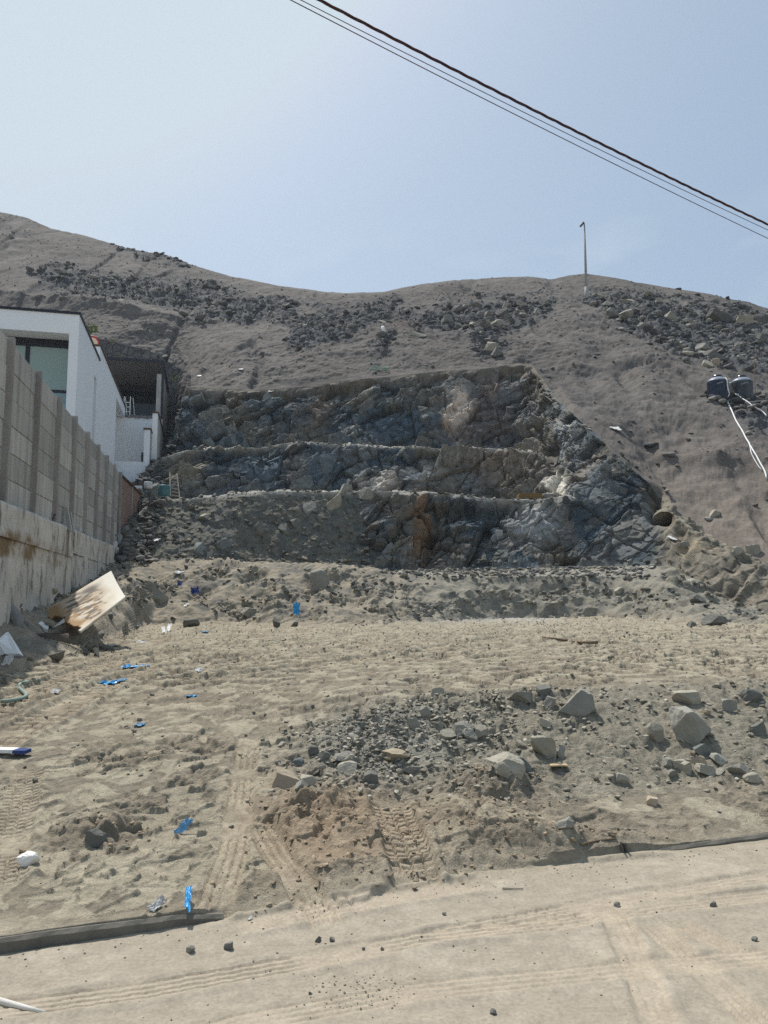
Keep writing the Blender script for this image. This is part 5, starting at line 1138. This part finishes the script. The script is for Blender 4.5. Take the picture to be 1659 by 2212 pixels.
sm = bp.modifiers.new('thick', 'SOLIDIFY'); sm.thickness = .045; sm.offset = 0
tag(bp, 'large cream foam panel with brown scorch marks leaning on the soil', 'panel')

def sheet(name, X, Y, wD, hD, mat, label, cat, seed, amp=.25, lift=.0, rot=0, stand=.0, n=12, thick=.004, shape=None):
    """a scrap of film or board lying on the ground, crumpled"""
    p_ = at(X, Y); k = p_.y / F; W_, H_ = wD * k, hD * k / max(stand, .28) if stand < .9 else hD * k
    V_, F_ = [], []; c, s_ = math.cos(rot), math.sin(rot)
    g_ = np.linspace(-.5, .5, n); A, B = np.meshgrid(g_, g_); o1 = fbm2(A.ravel() * 3 + seed, B.ravel() * 3, 4, seed); o2 = fbm2(A.ravel() * 2 + seed, B.ravel() * 2 + 9, 2, seed + 3)
    for i, (a, b) in enumerate(zip(A.ravel(), B.ravel())):
        e = 1 + .35 * o2[i]; x, y = a * W_ * e, b * H_ * e; x, y = x * c - y * s_, x * s_ + y * c
        z = o1[i] * amp * W_ + .004
        V_.append((p_.x + x, p_.y + y * (1 - stand), p_.z + lift * W_ + abs(z) + (y + H_ / 2) * stand))
    F_ = [(j * n + i, j * n + i + 1, (j + 1) * n + i + 1, (j + 1) * n + i) for j in range(n - 1) for i in range(n - 1) if not (shape and not shape(A.ravel()[j * n + i], B.ravel()[j * n + i]))]
    o = mesh(name, V_, F_, mat, None, False); s2 = o.modifiers.new('thick', 'SOLIDIFY'); s2.thickness = thick; return tag(o, label, cat)
M_BLUE = speck('blue_film', (.010, .20, .50), (.03, .38, .72), 12, .35, .1, .003, .5); M_BLUE2 = speck('dusty_blue_film', (.08, .24, .42), (.22, .42, .60), 9, .5, .1)
M_NAVY = speck('dark_blue_film', (.012, .03, .14), (.03, .06, .24), 10, .4, .1)
M_FILM = speck('white_film', (.48, .475, .46), (.68, .675, .66), 9, .5, .1); M_FOAM = speck('white_foam', (.74, .74, .74), (.84, .84, .83), 9, .8, .1)
M_CARD = speck('cardboard', (.42, .31, .18), (.52, .40, .25), 5, .9)
sheet('plastic_scrap', 291, 1441, 56, 9, M_BLUE, 'longest strip of blue plastic film lying on the lot', 'litter', 3, .10, rot=.15)
sheet('plastic_scrap', 334, 1431, 14, 7, M_BLUE2, 'small blue scrap right of the longest blue strip', 'litter', 4, .2)
sheet('plastic_scrap', 232, 1476, 34, 9, M_BLUE, 'blue film strip nearest the green hose', 'litter', 5, .2)
sheet('plastic_scrap', 262, 1470, 16, 12, M_BLUE2, 'crumpled blue scrap beside the strip near the hose', 'litter', 6, .3)
sheet('plastic_scrap', 414, 1502, 19, 9, M_BLUE, 'bright blue scrap alone in the middle of the lot', 'litter', 7, .2)
sheet('plastic_scrap', 303, 1564, 15, 9, M_BLUE2, 'pale blue twisted scrap on the left of the lot', 'litter', 8, .3)
sheet('plastic_bag', 397, 1798, 18, 26, M_BLUE2, 'crumpled blue bag standing on trampled soil', 'litter', 9, .35, rot=-.5, stand=.6)
sheet('plastic_scrap', 406, 1955, 12, 26, M_BLUE, 'long blue ribbon of plastic near the left kerb', 'litter', 10, .3, rot=.12, stand=.35)
sheet('plastic_bag', 640, 1326, 13, 24, M_BLUE, 'bright blue bag caught low on the earth bank', 'litter', 11, .3, stand=.7)
sheet('plastic_scrap', 421, 1282, 18, 12, M_NAVY, 'navy blue scrap higher on the earth bank', 'litter', 12, .3, stand=.6)
sheet('plastic_scrap', 388, 1265, 10, 10, M_NAVY, 'tiny navy scrap left of the navy blue one', 'litter', 13, .3, stand=.6)
sheet('plastic_scrap', 443, 1365, 14, 5, M_BLUE2, 'faint blue scrap at the back of the lot', 'litter', 14, .2)
sheet('plastic_bag', 338, 1962, 22, 14, speck('grey_film', (.36, .35, .33), (.55, .54, .52), 7, .6, .1), 'greyish white plastic bag half buried near the kerb', 'litter', 15, .3, rot=-.5, stand=.3)
# white folded panel, foam block, flap, bits
def prism(name, pts, mat, label, cat, yds, thick=.04, bevel=.006):
    P_ = [Vector(PY(a, b, y)) for (a, b), y in zip(pts, yds)]; nrm = (P_[1] - P_[0]).cross(P_[2] - P_[0]).normalized(); k = len(P_)
    V_ = [tuple(p_ + nrm * thick * s_) for s_ in (.5, -.5) for p_ in P_]; F_ = [tuple(range(k)), tuple(range(2 * k - 1, k - 1, -1))] + [(i, k + i, k + (i + 1) % k, (i + 1) % k) for i in range(k)]
    m = MB(); m.add(V_, F_); return tag(m.build(name, mat, bevel=bevel), label, cat)
ya = at(20, 1420).y
prism('folded_panel', [(-6,1418), (-4,1382), (16,1365), (49,1418), (38,1412), (24,1418), (14,1412)], M_FOAM, 'white folded foam panel at the left margin of the lot', 'panel', [ya, ya + .1, ya + .45, ya + .05, ya, ya, ya], .03)
sheet('plastic_cup', 16, 1437, 18, 16, M_FILM, 'round white plastic lid below the folded foam panel', 'litter', 21, .3, stand=.5)
yb = at(93, 1362).y
prism('foam_block', [(80,1350), (88,1346), (104,1358), (103,1365), (95,1364)], M_FOAM, 'small white foam block on the soil left of the burnt panel', 'foam block', [yb + .1, yb + .2, yb + .1, yb, yb], .10)
prism('board_flap', [(113,1357), (140,1344), (138,1336), (126,1346)], M_FILM, 'thin white flap sticking out under the burnt panel', 'board', [13.6, 13.7, 13.9, 13.8], .012)
for (X, Y, w_, h_, lb) in ((305,1217,16,6,'white scrap on the soil path below the brick wall'), (337,1168,14,6,'white slat on the dark rubble beside the soil heap'), (385,1258 - 20,16,6,'pale scrap on the crest of the bank at left'), (353,1366,8,12,'white tube standing at the foot of the bank'), (365,1362,8,14,'second white tube at the foot of the bank'), (403,1308,7,6,'white chip on the earth bank'), (307,1390,22,6,'white splinters on the soil right of the shadow'), (237,1398,18,6,'white wire scrap beside the shadow of the burnt panel'), (119,1496,18,6,'pale scrap right of the green hose'), (428,1508 - 58,16,6,'pale scrap at the far left of the lot'), (1331,930,15,12,'white bag lying on the slope right of the cut'), (1452,1165,10,10,'white scrap at the corner of the rock cut'), (520,798,9,5,'white chip on the hillside above the cut'), (430,812,9,4,'white chip near the left end of the rim'), (585,847,10,4,'bright chip right above the greenish block'), (540,1985,5,5,'tiny white chip near the kerb end')):
    sheet('scrap', X, Y, w_, h_, M_FILM, lb, 'litter', int(X) + int(Y), .18, rot=random.uniform(-.4, .4), stand=.35, n=7)
sheet('board_scrap', 1205, 1650, 36, 10, M_CARD, 'tan scrap of board on the slope beside the long boulder', 'board', 77, .05, n=6, thick=.01)
rt = at(1352, 1845); kk = rt.y / F; V_, F_ = [], []
for i in range(12):
    for j in range(8):
        a = -1.1 + 2.2 * i / 11; V_.append((rt.x + (j / 7 - .5) * .0 + 8 * kk * math.sin(a) + 6 * kk * (j / 7 - .5), rt.y + .05 * math.cos(a), rt.z + 22 * kk * (1 - j / 7) - 4 * kk * math.cos(a)))
F_ = [(i * 8 + j, (i + 1) * 8 + j, (i + 1) * 8 + j + 1, i * 8 + j + 1) for i in range(11) for j in range(7)]
o = mesh('rubber_flap', V_, F_, speck('grey_rubber', (.10, .09, .085), (.16, .145, .13), 6, .7), None, True); s2 = o.modifiers.new('thick', 'SOLIDIFY'); s2.thickness = .012; tag(o, 'curled dark rubber flap sticking out of the sand by the kerb', 'scrap')
hose([(0,1521),(30,1518),(52,1513),(58,1506),(50,1498),(40,1490),(42,1483),(55,1478),(85,1474)], .022, 'garden_hose', speck('green_hose', (.20, .27, .24), (.28, .35, .31), 4, .6), 'grey green garden hose lying bent at the left margin', conv=None, lift=.005, n=4)
m = MB(); A_, B_ = at(-2, 1629), at(62, 1632); A_.z += .03; B_.z += .03; dn = (B_ - A_).normalized()
fpk = frame(A_.x, A_.y, dn.x, dn.y); L_ = (B_ - A_).length
o = thing('plank', A_, 'blue and white painted plank lying on the soil at left', 'plank')
m.box(fpk, -.6, L_ * .55, -.05, .05, A_.z - .01, A_.z + .02).build('board', M_FOAM, o, bevel=.004)
m = MB(); m.box(fpk, L_ * .55, L_, -.04, .06, A_.z - .012, A_.z + .018).build('painted_end', speck('blue_paint', (.03, .05, .16), (.06, .09, .24), 4), o, bevel=.004)
A_, B_ = at(2, 2170), at(96, 2192); d = B_ - A_; m = MB(); m.tube([A_ - d * .6 + Vector((0, 0, .012)), A_ + Vector((0, 0, .013)), A_ + d * .5 + Vector((0, 0, .011)), B_ + Vector((0, 0, .009))], [.014, .013, .010, .006], 8)
tag(m.build('pvc_stick', speck('white_stick', (.60, .56, .50), (.74, .71, .66), 8), None, True), 'white tapering stick lying at the bottom left of the road', 'stick')
def twig(pts, r_, label, c=((.17, .13, .09), (.26, .20, .14))):
    A = [at(*q) + Vector((0, 0, r_ * 1.2)) for q in pts]; m = MB(); m.tube(A, [r_ * (1 - .6 * i / len(A)) for i in range(len(A))], 6); tag(m.build('twig', speck('twig_bark', *c, 9), None, True), label, 'twig')
twig([(1292,1391 + 2), (1262,1391), (1235,1390), (1205,1384), (1172,1378)], .028, 'long dry branch lying on the back of the lot')
twig([(1085,1918), (1105,1921), (1130,1922)], .006, 'pale dry twig lying at the road edge', ((.45, .40, .32), (.58, .52, .44)))
twig([(1255,1826), (1290,1818), (1330,1815)], .008, 'dry brown twig on the sand above the right kerb')
twig([(115,1385), (150,1395), (185,1412)], .012, 'pale stick on the soil below the foam block', ((.36, .30, .22), (.46, .40, .30)))
# pieces on the wall ledge
def lean(Xa, Ya, Xb, Yb, yd, r_, name, label, mat, cat):
    m = MB(); m.tube([PY(Xa, Ya, yd), PY(Xb, Yb, yd + .15)], r_, 4); tag(m.build(name, mat), label, cat)
M_WOODW = speck('weathered_wood', (.34, .33, .31), (.46, .44, .41), 4, .85)
lean(152, 1148, 143, 1097, 17.9, .055, 'plank', 'pale plank leaning on the panel wall, left of two', M_WOODW, 'plank')
lean(158, 1149, 151, 1106, 18.0, .04, 'plank', 'shorter pale plank leaning on the panel wall, right of two', M_WOODW, 'plank')
lean(110, 1134, 119, 1110, 16.6, .02, 'steel_rod', 'bent rusty rod standing on the ledge of the panel wall', M_COPING, 'rod')
for (dx_, lb) in ((135, 'leftmost of the rusty bars hanging on the stained footing'), (138.5, 'middle rusty bar hanging on the stained footing'), (141, 'rightmost of the rusty bars hanging on the stained footing')):
    m = MB(); a_ = 17.9 + (dx_ - 135) * .04; m.tube([fr(a_, .24, 3.1), fr(a_, .235, 2.45 + .06 * (dx_ % 3))], .006, 6); tag(m.build('rusty_bar', speck('rust', (.10, .055, .04), (.16, .09, .06), 9)), lb, 'bar')
def bag(Xc, Yc, yd, w_, h_, seed, label):
    P_ = np.array(PY(Xc, Yc, yd)); k = yd / F; V_ = rock_v(seed, 3, (w_ * k, w_ * k * .7, h_ * k), 5, .35); V_ += P_ + np.array([0, 0, h_ * k / 2]); tag(mesh('plastic_bag', V_, ICO[3][1], M_FILM, None, True), label, 'bag')
bag(243, 1186, 28.6, 22, 20, 41, 'white plastic bag stuffed on the ledge near the brick wall'); bag(170, 1152, 20.3, 16, 12, 43, 'small white plastic bag on the ledge below the panel wall')
# buried drum and bent sheet at the left
p_ = at(92, 1392); k = p_.y / F; m = MB(); m.lathe((p_.x, p_.y + .28, p_.z - .18), [(38 * k, 0), (38 * k, .34), (35 * k, .345), (35 * k, .15)], 30); tag(m.build('buried_drum', speck('dark_rusty_metal', (.085, .07, .055), (.15, .125, .10), 4, .8), None, True), 'dark round drum half buried in the soil left of the burnt panel', 'drum')
m = MB(); yq = at(30, 1345).y; m.tube([PY(-14, 1288, yq + .3), PY(8, 1304, yq + .2), PY(26, 1322, yq + .1), PY(38, 1342, yq), PY(36, 1362, yq)], [.10, .11, .11, .10, .09], 10); tag(m.build('bent_pipe', speck('grey_duct', (.20, .19, .185), (.30, .29, .28), 5, .7), None, True), 'bent grey pipe by the foot of the stained wall', 'pipe')
# corner between brick wall and benches
def wood_ladder():
    b0_, b1_, t0_, t1_ = [Vector(PY(*q)) for q in ((368,1071,35.2), (388,1075,35.2), (367,1021,36.0), (382,1023,36.0))]
    o = thing('wooden_ladder', b0_, 'pale wooden ladder leaning on the first bench wall', 'ladder'); mw = speck('grey_wood', (.33, .29, .24), (.45, .40, .33), 5, .9)
    for A_, B_ in ((b0_, t0_), (b1_, t1_)): m = MB(); m.tube([A_, B_], .035, 5).build('rail', mw, o)
    for k in range(7):
        q = (k + .3) / 7; m = MB(); m.tube([b0_ + (t0_ - b0_) * q, b1_ + (t1_ - b1_) * q], .032, 5).build('rung', mw, o)
wood_ladder()
def drum(X, Y, yd, w_, h_, mat, label, cat, name):
    P_ = PY(X, Y, yd); k = yd / F; m = MB(); m.lathe(P_, [(w_ * .46 * k, 0), (w_ * .5 * k, h_ * k * .1), (w_ * .5 * k, h_ * k * .9), (w_ * .45 * k, h_ * k), (w_ * .40 * k, h_ * k)], 24); return tag(m.build(name, mat, None, True), label, cat)
drum(354, 1072, 33.6, 26, 24, speck('teal_plastic', (.05, .13, .14), (.09, .20, .21), 4, .5), 'teal plastic drum standing in the corner rubble', 'drum', 'plastic_drum')
drum(320, 1055, 33.2, 18, 14, M_FILM, 'white bucket lying in the rubble beside the brick wall', 'bucket', 'bucket')
drum(1182, 1080, 33.6, 26, 13, speck('worn_concrete', (.20, .19, .18), (.28, .265, .25), 4), 'grey round drum on the first bench right of the boards', 'drum', 'concrete_drum')
P_ = PY(1141, 1079, 33.7); k = 33.7 / F; fs = frame(P_[0], P_[1], 1, .02); st = thing('board_stack', P_, 'stack of yellow boards on the edge of the first bench', 'board stack')
M_BOARD = speck('yellow_board', (.17, .11, .045), (.24, .155, .065), 5, .8)
for i, (a0, a1, z0) in enumerate(((-27, 26, 0), (-25, 25, 3.6), (-24, 26, 7.2))):
    m = MB(); m.box(fs, a0 * k, a1 * k, -.02 * i, .5, P_[2] + z0 * k, P_[2] + (z0 + 3.3) * k).build('board', M_BOARD, st, bevel=.006)
# white tube and coil on the hillside
p_ = at(828, 722); m = MB(); m.tube([p_ + Vector((-.05, 0, .55)), p_ + Vector((.06, 0, .05))], [.10, .13], 10); tag(m.build('plastic_pipe', M_FOAM, None, True), 'white pipe end standing in the gully on the hill', 'pipe')
p_ = at(818, 805); m = MB(); m.tube([(p_.x + .55 * math.cos(q) , p_.y + .3 * math.sin(q), p_.z + .12 + .12 * math.sin(q) + .004 * i) for i, q in enumerate(np.linspace(0, 15, 60))], .03, 6); tag(m.build('hose_coil', speck('green_coil', (.22, .30, .24), (.32, .40, .33), 5), None, True), 'pale green coil of hose lying above the rim of the cut', 'hose')

# ------------------------------------------------------------------ the summer haze in the air
hm_b = MB(); hm_b.hexa([(-150, -8, -45), (150, -8, -45), (150, 185, -45), (-150, 185, -45), (-150, -8, 75), (150, -8, 75), (150, 185, 75), (-150, 185, 75)])
mh = bpy.data.materials.new('haze'); mh.use_nodes = True; th = mh.node_tree; th.nodes.clear()
oh = th.nodes.new('ShaderNodeOutputMaterial'); vh = th.nodes.new('ShaderNodeVolumePrincipled'); vh.inputs['Color'].default_value = (.78, .86, 1.0, 1); vh.inputs['Density'].default_value = .00035; vh.inputs['Anisotropy'].default_value = .3
th.links.new(vh.outputs[0], oh.inputs['Volume'])
tag(hm_b.build('haze', mh), 'thin summer haze in the air over the hill', 'haze', kind='stuff')
